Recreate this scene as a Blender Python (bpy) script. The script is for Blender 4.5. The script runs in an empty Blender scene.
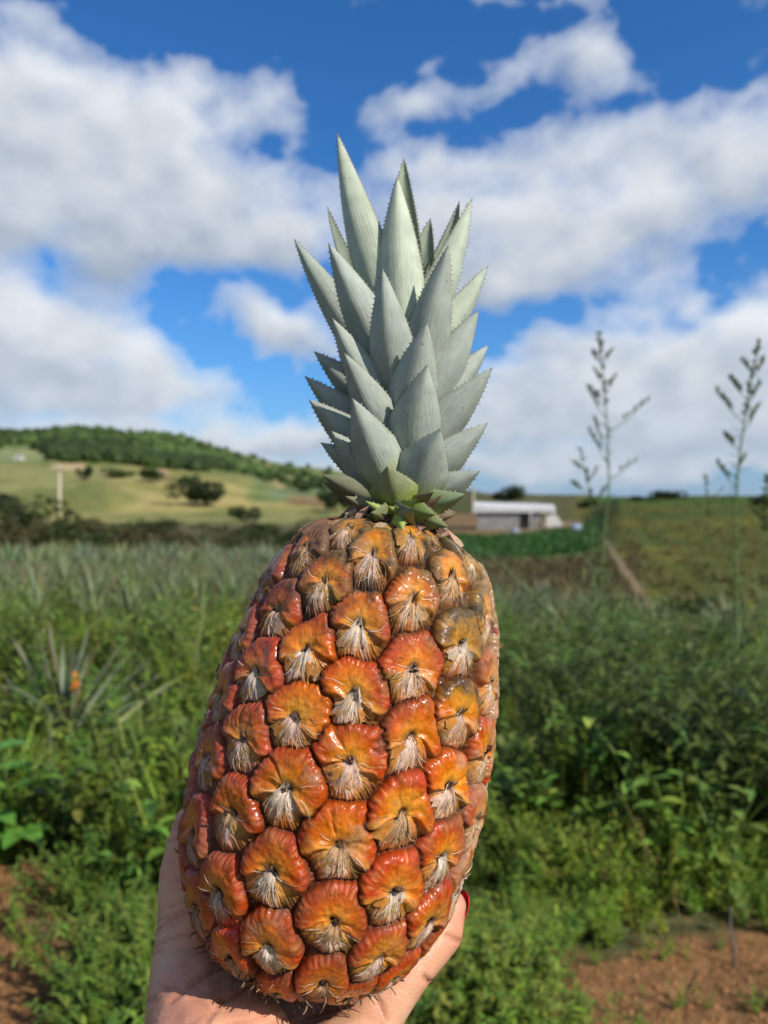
import bpy, math, random
import numpy as np
from mathutils import Vector
rng = np.random.default_rng(7)
random.seed(7)
R = math.radians
scene = bpy.context.scene
COL = scene.collection

# ------------------------------------------------------------------ camera
F_PX, CX, CY, HOR = 769.0, 384.0, 512.0, 500.0
CAMZ = 1.55
PITCH = -math.atan((CY - HOR) / F_PX)
cam_d = bpy.data.cameras.new('camera')
cam = bpy.data.objects.new('camera', cam_d)
COL.objects.link(cam)
cam.location = (0, 0, CAMZ)
cam.rotation_euler = (R(90) + PITCH, 0, 0)
cam_d.sensor_fit = 'VERTICAL'
cam_d.sensor_height = 36.0
cam_d.lens = F_PX / 1024 * 36
cam_d.clip_start = 0.01
cam_d.clip_end = 8000
cam_d.dof.use_dof = True
cam_d.dof.focus_distance = 0.262
cam_d.dof.aperture_fstop = 12.5
cam_d.dof.aperture_blades = 0
scene.camera = cam
cp, sp = math.cos(PITCH), math.sin(PITCH)

def c2w(P):
    """points in the holder's frame (right, up, forward from eye) to world"""
    P = np.asarray(P, float)
    x, y, z = P[..., 0], P[..., 1], P[..., 2]
    return np.stack([x, z * cp - y * sp, CAMZ + z * sp + y * cp], -1)

def cpt(px, py, d):
    return np.array([(px - CX) / F_PX * d, -(py - CY) / F_PX * d, d])

# ------------------------------------------------------------------ helpers
def mesh_obj(name, V, F, mat=None, parent=None, smooth=True, col=None, uv=None):
    """V (n,3), F: list of face arrays, (m,3) or (m,4). Returns linked object"""
    if isinstance(F, np.ndarray):
        F = [F]
    V = np.asarray(V, np.float32)
    me = bpy.data.meshes.new(name)
    me.vertices.add(len(V))
    me.vertices.foreach_set('co', V.ravel())
    F = [np.asarray(f, np.int32) for f in F if len(f)]
    loops = np.concatenate([f.ravel() for f in F])
    sizes = np.concatenate([np.full(len(f), f.shape[1], np.int32) for f in F])
    starts = np.concatenate([[0], np.cumsum(sizes)[:-1]]).astype(np.int32)
    me.loops.add(len(loops))
    me.loops.foreach_set('vertex_index', loops)
    me.polygons.add(len(sizes))
    me.polygons.foreach_set('loop_start', starts)
    me.polygons.foreach_set('loop_total', sizes)
    me.polygons.foreach_set('use_smooth', np.full(len(sizes), smooth))
    me.update(calc_edges=True)
    if col is not None:
        col = np.asarray(col, np.float32)
        if col.shape[1] == 3:
            col = np.concatenate([col, np.ones((len(col), 1), np.float32)], 1)
        a = me.color_attributes.new('Col', 'FLOAT_COLOR', 'POINT')
        a.data.foreach_set('color', col.ravel())
    if uv is not None:
        l = me.uv_layers.new(name='UVMap')
        l.data.foreach_set('uv', np.asarray(uv, np.float32)[loops].ravel())
    if mat:
        me.materials.append(mat)
    o = bpy.data.objects.new(name, me)
    COL.objects.link(o)
    if parent:
        o.parent = parent
    return o

def empty(name, loc=(0, 0, 0)):
    o = bpy.data.objects.new(name, None)
    o.empty_display_size = 0.05
    COL.objects.link(o)
    o.location = loc
    return o

def tag(o, label=None, cat=None, group=None, kind=None):
    if label: o['label'] = label
    if cat: o['category'] = cat
    if group: o['group'] = group
    if kind: o['kind'] = kind
    return o

def grid_faces(nr, nc, wrap=False, flip=False, off=0):
    i = np.arange(nr - 1)[:, None]
    j = np.arange(nc if wrap else nc - 1)[None, :]
    a = i * nc + j
    b = i * nc + (j + 1) % nc
    c = (i + 1) * nc + (j + 1) % nc
    d = (i + 1) * nc + j
    q = np.stack([a, b, c, d], -1).reshape(-1, 4) + off
    return q[:, ::-1] if flip else q

def hashn(ix, iy, iz, seed=0):
    h = (ix * 374761393 + iy * 668265263 + iz * 2147483647 + seed * 1274126177) & 0xffffffff
    h = ((h ^ (h >> 13)) * 1274126177) & 0xffffffff
    h = h ^ (h >> 16)
    return (h & 0xffffff) / float(0xffffff)

def vnoise(P, seed=0):
    """value noise 0..1 at points (...,3)"""
    P = np.asarray(P, float)
    I = np.floor(P).astype(np.int64)
    f = P - I
    f = f * f * (3 - 2 * f)
    out = 0
    for dx in (0, 1):
        wx = f[..., 0] if dx else 1 - f[..., 0]
        for dy in (0, 1):
            wy = f[..., 1] if dy else 1 - f[..., 1]
            for dz in (0, 1):
                wz = f[..., 2] if dz else 1 - f[..., 2]
                out = out + wx * wy * wz * hashn(I[..., 0] + dx, I[..., 1] + dy, I[..., 2] + dz, seed)
    return out

def fbm(P, oct=4, seed=0):
    s, a, t = 0, 0.5, 0
    for k in range(oct):
        s = s + a * vnoise(np.asarray(P) * 2 ** k + 17.3 * k, seed + k)
        t += a
        a *= 0.5
    return s / t

def sstep(a, b, x):
    t = np.clip((x - a) / (b - a), 0, 1)
    return t * t * (3 - 2 * t)

def mixc(a, b, t):
    return a + (b - a) * np.asarray(t)[..., None]

# node helpers
def new_mat(name):
    m = bpy.data.materials.new(name)
    m.use_nodes = True
    nt = m.node_tree
    return m, nt, nt.nodes['Principled BSDF'], nt.nodes['Material Output']

def N(nt, t, **kw):
    n = nt.nodes.new(t)
    for k, v in kw.items():
        setattr(n, k, v)
    return n

def attr_mat(name, rough=0.6, spec=0.3, transl=0.0, nscale=60, namp=0.25, bump=0.0, bscale=200, alpha_rough=False,
             sss=0.0, sss_r=(1, .3, .1), sss_s=0.003, coat=0.0, bdist=0.001):
    m, nt, b, out = new_mat(name)
    at = N(nt, 'ShaderNodeVertexColor', layer_name='Col')
    tc = N(nt, 'ShaderNodeTexCoord')
    no = N(nt, 'ShaderNodeTexNoise')
    no.inputs['Scale'].default_value = nscale
    no.inputs['Detail'].default_value = 4
    nt.links.new(tc.outputs['Object'], no.inputs['Vector'])
    mr = N(nt, 'ShaderNodeMapRange')
    mr.inputs['From Min'].default_value = 0.25
    mr.inputs['From Max'].default_value = 0.75
    mr.inputs['To Min'].default_value = 1 - namp
    mr.inputs['To Max'].default_value = 1 + namp
    nt.links.new(no.outputs['Fac'], mr.inputs['Value'])
    vm = N(nt, 'ShaderNodeVectorMath', operation='SCALE')
    nt.links.new(at.outputs['Color'], vm.inputs[0])
    nt.links.new(mr.outputs[0], vm.inputs['Scale'])
    nt.links.new(vm.outputs[0], b.inputs['Base Color'])
    b.inputs['Roughness'].default_value = rough
    b.inputs['Specular IOR Level'].default_value = spec
    if alpha_rough:
        nt.links.new(at.outputs['Alpha'], b.inputs['Roughness'])
    if sss:
        b.inputs['Subsurface Weight'].default_value = sss
        b.inputs['Subsurface Radius'].default_value = sss_r
        b.inputs['Subsurface Scale'].default_value = sss_s
    if coat:
        b.inputs['Coat Weight'].default_value = coat
        b.inputs['Coat Roughness'].default_value = 0.12
    if bump:
        n2 = N(nt, 'ShaderNodeTexNoise')
        n2.inputs['Scale'].default_value = bscale
        n2.inputs['Detail'].default_value = 5
        nt.links.new(tc.outputs['Object'], n2.inputs['Vector'])
        bp = N(nt, 'ShaderNodeBump')
        bp.inputs['Strength'].default_value = bump
        bp.inputs['Distance'].default_value = bdist
        nt.links.new(n2.outputs['Fac'], bp.inputs['Height'])
        nt.links.new(bp.outputs[0], b.inputs['Normal'])
    if transl:
        tr = N(nt, 'ShaderNodeBsdfTranslucent')
        nt.links.new(vm.outputs[0], tr.inputs['Color'])
        mx = N(nt, 'ShaderNodeMixShader')
        mx.inputs[0].default_value = transl
        nt.links.new(b.outputs[0], mx.inputs[1])
        nt.links.new(tr.outputs[0], mx.inputs[2])
        nt.links.new(mx.outputs[0], out.inputs['Surface'])
    return m

def plain_mat(name, color, rough=0.6, nscale=5, namp=0.15, spec=0.3, bump=0.0):
    m, nt, b, out = new_mat(name)
    tc = N(nt, 'ShaderNodeTexCoord')
    no = N(nt, 'ShaderNodeTexNoise')
    no.inputs['Scale'].default_value = nscale
    no.inputs['Detail'].default_value = 5
    nt.links.new(tc.outputs['Object'], no.inputs['Vector'])
    mx = N(nt, 'ShaderNodeMix', data_type='RGBA')
    c = np.array(color)
    mx.inputs[6].default_value = (*np.clip(c * (1 - namp), 0, 1), 1)
    mx.inputs[7].default_value = (*np.clip(c * (1 + namp), 0, 1), 1)
    nt.links.new(no.outputs['Fac'], mx.inputs[0])
    nt.links.new(mx.outputs[2], b.inputs['Base Color'])
    b.inputs['Roughness'].default_value = rough
    b.inputs['Specular IOR Level'].default_value = spec
    if bump:
        bp = N(nt, 'ShaderNodeBump')
        bp.inputs['Strength'].default_value = bump
        nt.links.new(no.outputs['Fac'], bp.inputs['Height'])
        nt.links.new(bp.outputs[0], b.inputs['Normal'])
    return m

# ------------------------------------------------------------------ light
SUN = np.array([0.66, -0.50, 0.66]); SUN /= np.linalg.norm(SUN)
sun_d = bpy.data.lights.new('sun', 'SUN')
sun_d.energy = 5.0
sun_d.angle = R(0.55)
sun_d.color = (1.0, 0.94, 0.84)
sun = bpy.data.objects.new('sun', sun_d)
COL.objects.link(sun)
sun.rotation_euler = Vector(-SUN).to_track_quat('-Z', 'Y').to_euler()
SEL = math.asin(SUN[2]); SAZ = math.atan2(SUN[0], SUN[1])

world = bpy.data.worlds.new('World'); scene.world = world
world.use_nodes = True
wt = world.node_tree
for n in list(wt.nodes): wt.nodes.remove(n)
world.cycles.sampling_method = 'MANUAL'; world.cycles.sample_map_resolution = 256
wo = N(wt, 'ShaderNodeOutputWorld'); bg = N(wt, 'ShaderNodeBackground')
bg.inputs['Strength'].default_value = 0.078
wt.links.new(bg.outputs[0], wo.inputs[0])
sky = N(wt, 'ShaderNodeTexSky', sky_type='NISHITA')
sky.sun_disc = False
sky.sun_elevation = SEL
sky.sun_rotation = SAZ
sky.air_density = 1.0; sky.dust_density = 0.3; sky.ozone_density = 1.6

def M(nt, op, a, b=None, c=None, clamp=False):
    n = N(nt, 'ShaderNodeMath', operation=op)
    n.use_clamp = clamp
    for i, v in enumerate((a, b, c)):
        if v is None: continue
        if isinstance(v, (int, float)): n.inputs[i].default_value = v
        else: nt.links.new(v, n.inputs[i])
    return n.outputs[0]

tint = N(wt, 'ShaderNodeMix', data_type='RGBA', blend_type='MULTIPLY')
tint.inputs[0].default_value = 1.0
tint.inputs[7].default_value = (0.42, 1.12, 1.86, 1)
wt.links.new(sky.outputs[0], tint.inputs[6])
tcw = N(wt, 'ShaderNodeTexCoord')
sxyz = N(wt, 'ShaderNodeSeparateXYZ'); wt.links.new(tcw.outputs['Generated'], sxyz.inputs[0])
hz = N(wt, 'ShaderNodeMix', data_type='RGBA'); hz.inputs[7].default_value = (4.2, 5.7, 7.8, 1)
wt.links.new(M(wt, 'EXPONENT', M(wt, 'MULTIPLY', M(wt, 'MAXIMUM', sxyz.outputs[2], 0.0), -11.0)), hz.inputs[0])
wt.links.new(tint.outputs[2], hz.inputs[6])
bn = N(wt, 'ShaderNodeTexNoise'); bn.inputs['Scale'].default_value = 2.4; bn.inputs['Detail'].default_value = 3
wt.links.new(tcw.outputs['Generated'], bn.inputs['Vector'])
bk = M(wt, 'MULTIPLY', M(wt, 'SUBTRACT', 0.05, sxyz.outputs[1]), 3.0, clamp=True)
bm = M(wt, 'MULTIPLY', M(wt, 'MULTIPLY', M(wt, 'SUBTRACT', bn.outputs['Fac'], 0.42), 5.0, clamp=True), bk)
bc = N(wt, 'ShaderNodeMix', data_type='RGBA'); bc.inputs[7].default_value = (6.6, 6.5, 6.3, 1)  # unseen pale clouds behind the camera, added to whiten the fill light
wt.links.new(bm, bc.inputs[0]); wt.links.new(hz.outputs[2], bc.inputs[6])
wt.links.new(bc.outputs[2], bg.inputs['Color'])

# clouds: a far curved sheet of cumulus five kilometres off, in front of the open sky
NA_, NE_ = 1240, 520
caz = np.radians(np.linspace(-78, 78, NA_)); cel = np.radians(np.linspace(-1.0, 60, NE_))
CE, CA = np.meshgrid(cel, caz, indexing='ij')
def cloud_density(A, E_):
    Q = np.stack([A, E_ * 1.3, A * 0], -1)
    wa = (fbm(Q * 9, 3, 201) - .5) * .14 + (fbm(Q * 34, 3, 205) - .5) * .030
    we = (fbm(Q * 9, 3, 211) - .5) * .10 + (fbm(Q * 34, 3, 215) - .5) * .024
    A2, E2_ = A + wa, E_ + we
    # px, py, rx, ry, strength
    blobs = [(40, 115, 175, 72, 1.1), (140, 195, 125, 78, 1.1), (10, 205, 150, 80, 1.0), (275, 118, 30, 26, .40), (300, 235, 66, 42, .85), (235, 255, 60, 30, .5),
             (5, 338, 120, 44, 1.15), (90, 356, 76, 36, 1.05), (140, 390, 56, 20, .7), (10, 385, 170, 26, .8), (300, 332, 66, 27, 1.15),
             (60, 430, 230, 26, 1.0), (320, 432, 120, 18, .8), (420, 100, 56, 44, .80), (600, 82, 66, 42, .85), (505, 85, 36, 22, .5),
             (470, 168, 95, 34, .45), (600, 160, 85, 38, .5), (750, 165, 66, 40, .85), (595, 240, 105, 54, 1.1), (440, 245, 90, 60, 1.05), (510, 280, 90, 40, .9),
             (735, 352, 135, 46, 1.2), (560, 395, 170, 40, 1.0), (640, 424, 290, 36, 1.25), (560, 345, 60, 22, .5), (900, 380, 160, 90, 1.0), (560, 0, 70, 16, .5),
             (-250, 200, 160, 120, .9), (1000, 120, 160, 90, .8), (600, 468, 340, 20, .9), (30, 8, 60, 16, .3), (200, 470, 320, 22, .9),
             (-600, 330, 300, 80, .9), (1500, 300, 400, 90, .9), (300, -350, 300, 120, .7), (900, -300, 200, 100, .7)]
    tot = 0; vg = 0
    for (bx, by, rx, ry, am) in blobs:
        a0 = math.atan((bx - CX) / F_PX); e0 = math.atan((HOR - by) / F_PX * math.cos(a0))
        dx = (A2 - a0) * F_PX / (rx * .94); dy = (E2_ - e0) * F_PX / (ry * .93)
        dy = np.where(dy < 0, dy * 1.25, dy)
        e_ = am * np.exp(-1.15 * (dx * dx + dy * dy)); tot = tot + e_; vg = vg + e_ * np.clip(dy + .25 * dx, -1.3, 1.3)
    vg = vg / (tot + .15); tot = np.minimum(tot, 1.2)
    n = .6 * fbm(Q * 15, 6, 221) + .4 * fbm(np.stack([A * 10 + E_ * 9, E_ * 30 - A * 9, A * 0], -1) * 1.0, 5, 227); bil = 1 - 2 * np.abs(fbm(Q * 22 + 7, 5, 231) - .5)
    return tot + (n - .5) * 1.35 + (bil - .82) * .35, vg
CD, VG = cloud_density(CA, CE)
cov = np.clip((CD - .22) / .95, 0, 1); cov = (1 - (1 - cov) ** 1.7) * .985; cov = cov * sstep(0, .25, cov)
dep_ = np.clip(CD - .25, 0, 2)
# light falls from the upper right: sum the cloud lying between each point and the light
acc = np.zeros_like(CD)
for st in (3, 7, 12, 19, 28, 40):
    sh = np.roll(np.roll(dep_, -st, axis=0), -int(st * .45), axis=1); sh[-st:] = 0
    acc += sh * (1.0 if st < 20 else .7)
lit = np.exp(-acc * .26)
edge = sstep(-10, 10, 0 * CD)
shd = np.clip(.34 + .36 * lit + .52 * VG + (fbm(np.stack([CA, CE * 1.3, CA * 0], -1) * 26, 5, 251) - .5) * .75, 0, 1)
thin = (1 - sstep(.3, .9, CD))
shd = np.clip(shd + thin * .15, 0, 1)
hz_ = np.exp(-np.clip(CE, 0, 1) * 11)
ccol_ = mixc(np.broadcast_to(np.array([.36, .43, .54]), CD.shape + (3,)), np.array([.84, .875, .915]), shd)
ccol_ = mixc(ccol_, np.array([.55, .64, .76]), hz_ * .45)
fade = sstep(0, .15, 1.36 - np.abs(CA)) * sstep(0, .12, 1.04 - CE)
cov = cov * fade
RD = 5200.
CV = np.stack([RD * np.cos(CE) * np.sin(CA), RD * np.cos(CE) * np.cos(CA), RD * np.sin(CE)], -1).reshape(-1, 3)
m, nt, b, out = new_mat('cloud'); nt.nodes.remove(b)
at = N(nt, 'ShaderNodeVertexColor', layer_name='Col'); em = N(nt, 'ShaderNodeEmission'); tr_ = N(nt, 'ShaderNodeBsdfTransparent'); mx = N(nt, 'ShaderNodeMixShader')
nt.links.new(at.outputs['Color'], em.inputs['Color']); nt.links.new(at.outputs['Alpha'], mx.inputs[0])
nt.links.new(tr_.outputs[0], mx.inputs[1]); nt.links.new(em.outputs[0], mx.inputs[2]); nt.links.new(mx.outputs[0], out.inputs['Surface'])
m.cycles.emission_sampling = 'NONE'
skyo = mesh_obj('sky', CV, grid_faces(NE_, NA_), m, None, True, np.concatenate([ccol_, cov[..., None]], -1).reshape(-1, 4))
tag(skyo, kind='structure')

# ------------------------------------------------------------------ terrain
TPX = np.array([-900, -150, 0, 100, 200, 300, 400, 500, 580, 620, 700, 768, 950, 1700.])
TY = np.array([7, 10, 14, 18, 25, 35, 50, 65, 80, 100, 120, 160, 250, 400, 600, 700, 1200, 3000.])
L0 = [670, 624, 602, 590, 573, 560, 552, 545, 538, 533, 528, 512]
Rr = [672, 652, 631, 617, 600, 575, 545, 520, 503]
TAB = [
    L0 + [470, 456, 436, 442, 470, 490],
    L0 + [468, 455, 434, 440, 470, 490],
    L0 + [467, 453, 432, 438, 465, 490],
    L0 + [470, 452, 430, 436, 465, 490],
    L0[:11] + [514, 480, 462, 441, 446, 468, 490],
    L0[:11] + [516, 494, 484, 468, 471, 480, 490],
    [671, 632, 607, 594, 578, 566, 556, 548, 541, 534, 529, 518, 502, 495, 482, 484, 490, 494],
    [671, 642, 615, 604, 590, 574, 561, 552, 544, 534, 529, 514, 503, 499, 494, 494, 495, 496],
    [672, 648, 624, 612, 597, 576, 556, 540, 532, 528, 524, 510, 503, 500, 496, 496, 496, 497],
    Rr + [497, 498, 500, 502, 502, 500, 499, 498, 498],
    Rr[:8] + [502, 495.5, 497, 500, 502, 502, 500, 499, 498, 498],
    Rr[:8] + [503, 496, 498, 500, 502, 502, 500, 499, 498, 498],
    Rr[:8] + [503, 496, 498, 500, 502, 502, 500, 499, 498, 498],
    Rr[:8] + [503, 496, 498, 500, 502, 502, 500, 499, 498, 498]]
TAB = np.array(TAB, float)
TZ = CAMZ - (TAB - HOR) * TY[None, :] / F_PX

def terrain_z(x, y):
    x = np.asarray(x, float); y = np.asarray(y, float)
    r = np.hypot(x, y)
    az = np.arctan2(x, y)
    a = np.clip(az, -R(62), R(62))
    px = CX + F_PX * np.tan(a)
    Yd = r * np.where(np.abs(az) < R(55), np.cos(az), 0.57)
    Yd = np.clip(Yd, 7, 3000)
    # smooth bilinear
    i = np.clip(np.searchsorted(TPX, px) - 1, 0, len(TPX) - 2)
    j = np.clip(np.searchsorted(TY, Yd) - 1, 0, len(TY) - 2)
    u = np.clip((px - TPX[i]) / (TPX[i + 1] - TPX[i]), 0, 1); u = u * u * (3 - 2 * u) * .5 + u * .5
    ly = np.log(TY)
    v = np.clip((np.log(Yd) - ly[j]) / (ly[j + 1] - ly[j]), 0, 1)
    z = (TZ[i, j] * (1 - u) * (1 - v) + TZ[i + 1, j] * u * (1 - v) + TZ[i, j + 1] * (1 - u) * v + TZ[i + 1, j + 1] * u * v)
    w = sstep(4.5, 8, r)
    z = z * w
    P = np.stack([x, y, np.zeros_like(x)], -1)
    z = z + (fbm(P * 0.9, 3, 5) - .5) * 0.10 * sstep(1, 3, r) * (1 - sstep(20, 60, r))
    z = z + (fbm(P / 60., 3, 9) - .5) * 6 * sstep(250, 500, r)
    return z

def project(x, y, z):
    """photo-plane coordinates of world points, used to lay out land use"""
    dx, dy, dz = x, y, z - CAMZ
    d = dy * cp + dz * sp
    u = -dy * sp + dz * cp
    d = np.where(d > .05, d, .05)
    return CX + F_PX * dx / d, CY - F_PX * u / d, d

azs_f = np.concatenate([np.linspace(-180, -42, 60)[:-1], np.linspace(-42, 42, 520), np.linspace(42, 180, 60)[1:]])
rs = np.concatenate([[0.0], np.geomspace(0.4, 2.0, 20)[:-1], np.geomspace(2.0, 3200, 760)])
AZ, RS = np.meshgrid(np.radians(azs_f), rs)
GX, GY = RS * np.sin(AZ), RS * np.cos(AZ)
GZ = terrain_z(GX, GY)
px, py, dd = project(GX, GY, GZ)
P3 = np.stack([GX, GY, GZ], -1)
nA = fbm(P3 / (RS[..., None] * 0.06 + .3), 4, 21)
wob = (fbm(np.stack([AZ * 14, np.log(RS + .1) * 6, AZ * 0], -1), 4, 3) - .5)
def c(r_, g_, b_): return np.array([r_, g_, b_], float)
DIRT = c(.235, .12, .052); SOIL = c(.085, .085, .030); GREYG = c(.085, .125, .05)
gc = np.broadcast_to(SOIL, GX.shape + (3,)).copy()
gc = mixc(gc, c(.10, .10, .045), sstep(.4, .7, nA))
def zone(cond_x, cond_y, colr, soft=6, wamp=14, mask=1.0, xs=None):
    """soft box in photo-plane coordinates, wobbled"""
    global gc
    sx = xs or soft * 2
    X = px + wob * wamp * 2; Yv = py + wob * wamp
    w = sstep(cond_x[0] - sx, cond_x[0] + sx, X) * (1 - sstep(cond_x[1] - sx, cond_x[1] + sx, X))
    w = w * sstep(cond_y[0] - soft, cond_y[0] + soft, Yv) * (1 - sstep(cond_y[1] - soft, cond_y[1] + soft, Yv))
    gc = mixc(gc, colr, w * mask * (dd > 1))
    return w
far = (dd > 40)
# field ground
zone((-2000, 620), (545, 640), c(.12, .155, .065), 4, 4)
zone((600, 3000), (560, 660), c(.08, .10, .03), 4, 4)
# band of brush behind the field
zone((-2000, 470), (505, 556), c(.062, .080, .022), 3, 6, far)
zone((150, 330), (525, 545), c(.13, .11, .055), 3, 6, far)
# pale fields
fld = far * (dd > 118)
zone((-2000, 345), (440, 524), c(.24, .235, .085), 3, 4, fld)
zone((110, 330), (478, 512), c(.33, .29, .11), 4, 10, fld * (dd < 260))
zone((250, 420), (462, 503), c(.15, .20, .07), 4, 6, fld)
zone((268, 330), (466, 500), c(.16, .21, .10), 2, 4, fld)
# wooded hillside
hill = (dd > 270)
zone((-2000, 225), (425, 466), c(.10, .15, .035), 3, 14, hill)
zone((190, 285), (440, 474), c(.13, .165, .05), 3, 10, hill)
zone((262, 420), (460, 487), c(.17, .195, .07), 3, 6, hill)
zone((268, 282), (464, 486), c(.30, .23, .11), 4, 10, hill)
zone((52, 84), (463, 470), c(.48, .36, .20), 1.5, 2, dd > 200, 4)
zone((-2000, 60), (446, 462), c(.22, .25, .11), 3, 4, dd > 200)
zone((288, 330), (497, 506), c(.22, .15, .075), 3, 10, far)
zone((150, 168), (470, 479), c(.36, .24, .15), 1.5, 2, far)
# right hand slope
sl = (dd > 22)
zone((575, 3000), (490, 616), c(.105, .105, .022), 4, 5, sl)
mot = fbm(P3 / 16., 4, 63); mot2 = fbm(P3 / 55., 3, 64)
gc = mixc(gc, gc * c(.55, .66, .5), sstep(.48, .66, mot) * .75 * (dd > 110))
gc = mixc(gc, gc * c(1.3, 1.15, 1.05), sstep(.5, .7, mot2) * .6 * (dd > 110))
rows = 0.5 + 0.5 * np.sin((GX * 0.9 - GY * 0.22) * 3.2)
gc = mixc(gc, gc * c(.62, .72, .6), rows * .55 * sstep(560, 600, px) * sl * (dd < 110))
patch = sstep(.52, .7, fbm(P3 / 7., 4, 61))
gc = mixc(gc, c(.20, .175, .03), patch * .7 * sstep(590, 620, px) * sl * (dd < 110))
gc = mixc(gc, c(.05, .08, .02), sstep(.5, .65, fbm(P3 / 5. + 9, 4, 62)) * .7 * sstep(590, 620, px) * sl * (dd < 110))
zone((585, 3000), (488, 505), c(.06, .11, .02), 2, 2, sl)
zone((445, 600), (528, 562), c(.06, .145, .03), 4, 6, sl)
zone((470, 640), (562, 612), c(.14, .105, .045), 5, 12, sl)
zone((440, 500), (514, 531), c(.20, .125, .06), 3, 22, sl)
zone((500, 600), (522, 533), c(.24, .17, .10), 2, 4, sl)
# dirt track climbing the slope
tx = np.interp(py, [525, 540, 560, 580, 600, 618, 632], [588, 604, 618, 630, 643, 658, 690])
tw = np.interp(py, [525, 560, 620], [2.5, 4, 8])
tr = (1 - sstep(tw * .6, tw * 1.5, np.abs(px - tx + wob * 5))) * (py > 522) * (py < 640) * (dd > 10)
gc = mixc(gc, c(.27, .20, .11), tr * .85)
zone((650, 3000), (626, 640), c(.24, .15, .085), 3, 5, dd > 9)
zone((80, 112), (545, 550), c(.30, .33, .36), 1, 1, dd > 20, 4)
# near bare earth
ne = (RS < 6)
def bare(x0, y0, rx, ry, a=1.0):
    global gc
    r2 = np.hypot((GX - x0) / rx, (GY - y0) / ry) + wob * 1.1 + (nA - .5) * .9
    m_ = (1 - sstep(.75, 1.15, r2)) * ne * a
    gc = mixc(gc, mixc(DIRT * .8, DIRT * 1.35, nA), m_)
    return m_
BARE = [(.78, 2.32, .34, .32), (1.25, 2.46, .42, .30), (1.05, 2.05, .40, .26), (-1.17, 2.42, .32, .50), (-1.46, 2.95, .34, .34), (-.98, 1.95, .26, .26), (-1.22, 2.20, .22, .22)]
for b_ in BARE: bare(*b_)
gc = gc * (0.8 + .4 * fbm(P3 / (RS[..., None] * .012 + .02), 3, 31))[..., None]
V = np.stack([GX, GY, GZ], -1).reshape(-1, 3)

def ground_mat():
    m, nt, b, out = new_mat('ground')
    at = N(nt, 'ShaderNodeVertexColor', layer_name='Col')
    tc = N(nt, 'ShaderNodeTexCoord')
    n1 = N(nt, 'ShaderNodeTexNoise'); n1.inputs['Scale'].default_value = 9; n1.inputs['Detail'].default_value = 9; n1.inputs['Roughness'].default_value = .65
    nt.links.new(tc.outputs['Object'], n1.inputs['Vector'])
    mr = N(nt, 'ShaderNodeMapRange'); mr.inputs['From Min'].default_value = .3; mr.inputs['From Max'].default_value = .7
    mr.inputs['To Min'].default_value = .55; mr.inputs['To Max'].default_value = 1.4
    nt.links.new(n1.outputs['Fac'], mr.inputs[0])
    vm = N(nt, 'ShaderNodeVectorMath', operation='SCALE')
    nt.links.new(at.outputs['Color'], vm.inputs[0]); nt.links.new(mr.outputs[0], vm.inputs['Scale'])
    nt.links.new(vm.outputs[0], b.inputs['Base Color'])
    b.inputs['Roughness'].default_value = .95; b.inputs['Specular IOR Level'].default_value = .1
    bp = N(nt, 'ShaderNodeBump'); bp.inputs['Strength'].default_value = .8; bp.inputs['Distance'].default_value = .04
    nt.links.new(n1.outputs['Fac'], bp.inputs['Height']); nt.links.new(bp.outputs[0], b.inputs['Normal'])
    return m
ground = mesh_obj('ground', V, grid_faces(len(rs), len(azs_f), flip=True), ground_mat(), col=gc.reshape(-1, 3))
tag(ground, kind='structure')

# ------------------------------------------------------------------ plant kit
M_LEAF = attr_mat('leaf', rough=.48, spec=.4, transl=.22, nscale=40, namp=.2)
M_DRY = attr_mat('dry_plant', rough=.8, spec=.1, transl=.15, nscale=40, namp=.2)
M_BARK = attr_mat('bark', rough=.9, spec=.1, nscale=6, namp=.4, bump=.5, bscale=20, bdist=.03)

class Kit:
    """collects vertices, faces and colours"""
    def __init__(s):
        s.v, s.f3, s.f4, s.c, s.n = [], [], [], [], 0
    def add(s, V, F, C):
        V = np.asarray(V, float).reshape(-1, 3)
        C = np.asarray(C, float)
        if C.ndim == 1: C = np.tile(C, (len(V), 1))
        F = np.asarray(F, int) + s.n
        (s.f4 if F.shape[1] == 4 else s.f3).append(F)
        s.v.append(V); s.c.append(C[:, :3]); s.n += len(V)
    def arrays(s):
        return (np.concatenate(s.v), np.concatenate(s.f3) if s.f3 else np.zeros((0, 3), int),
                np.concatenate(s.f4) if s.f4 else np.zeros((0, 4), int), np.concatenate(s.c))
    def obj(s, name, mat, parent=None, smooth=True):
        V, f3, f4, C = s.arrays()
        return mesh_obj(name, V, [f3, f4], mat, parent, smooth, C)

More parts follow.
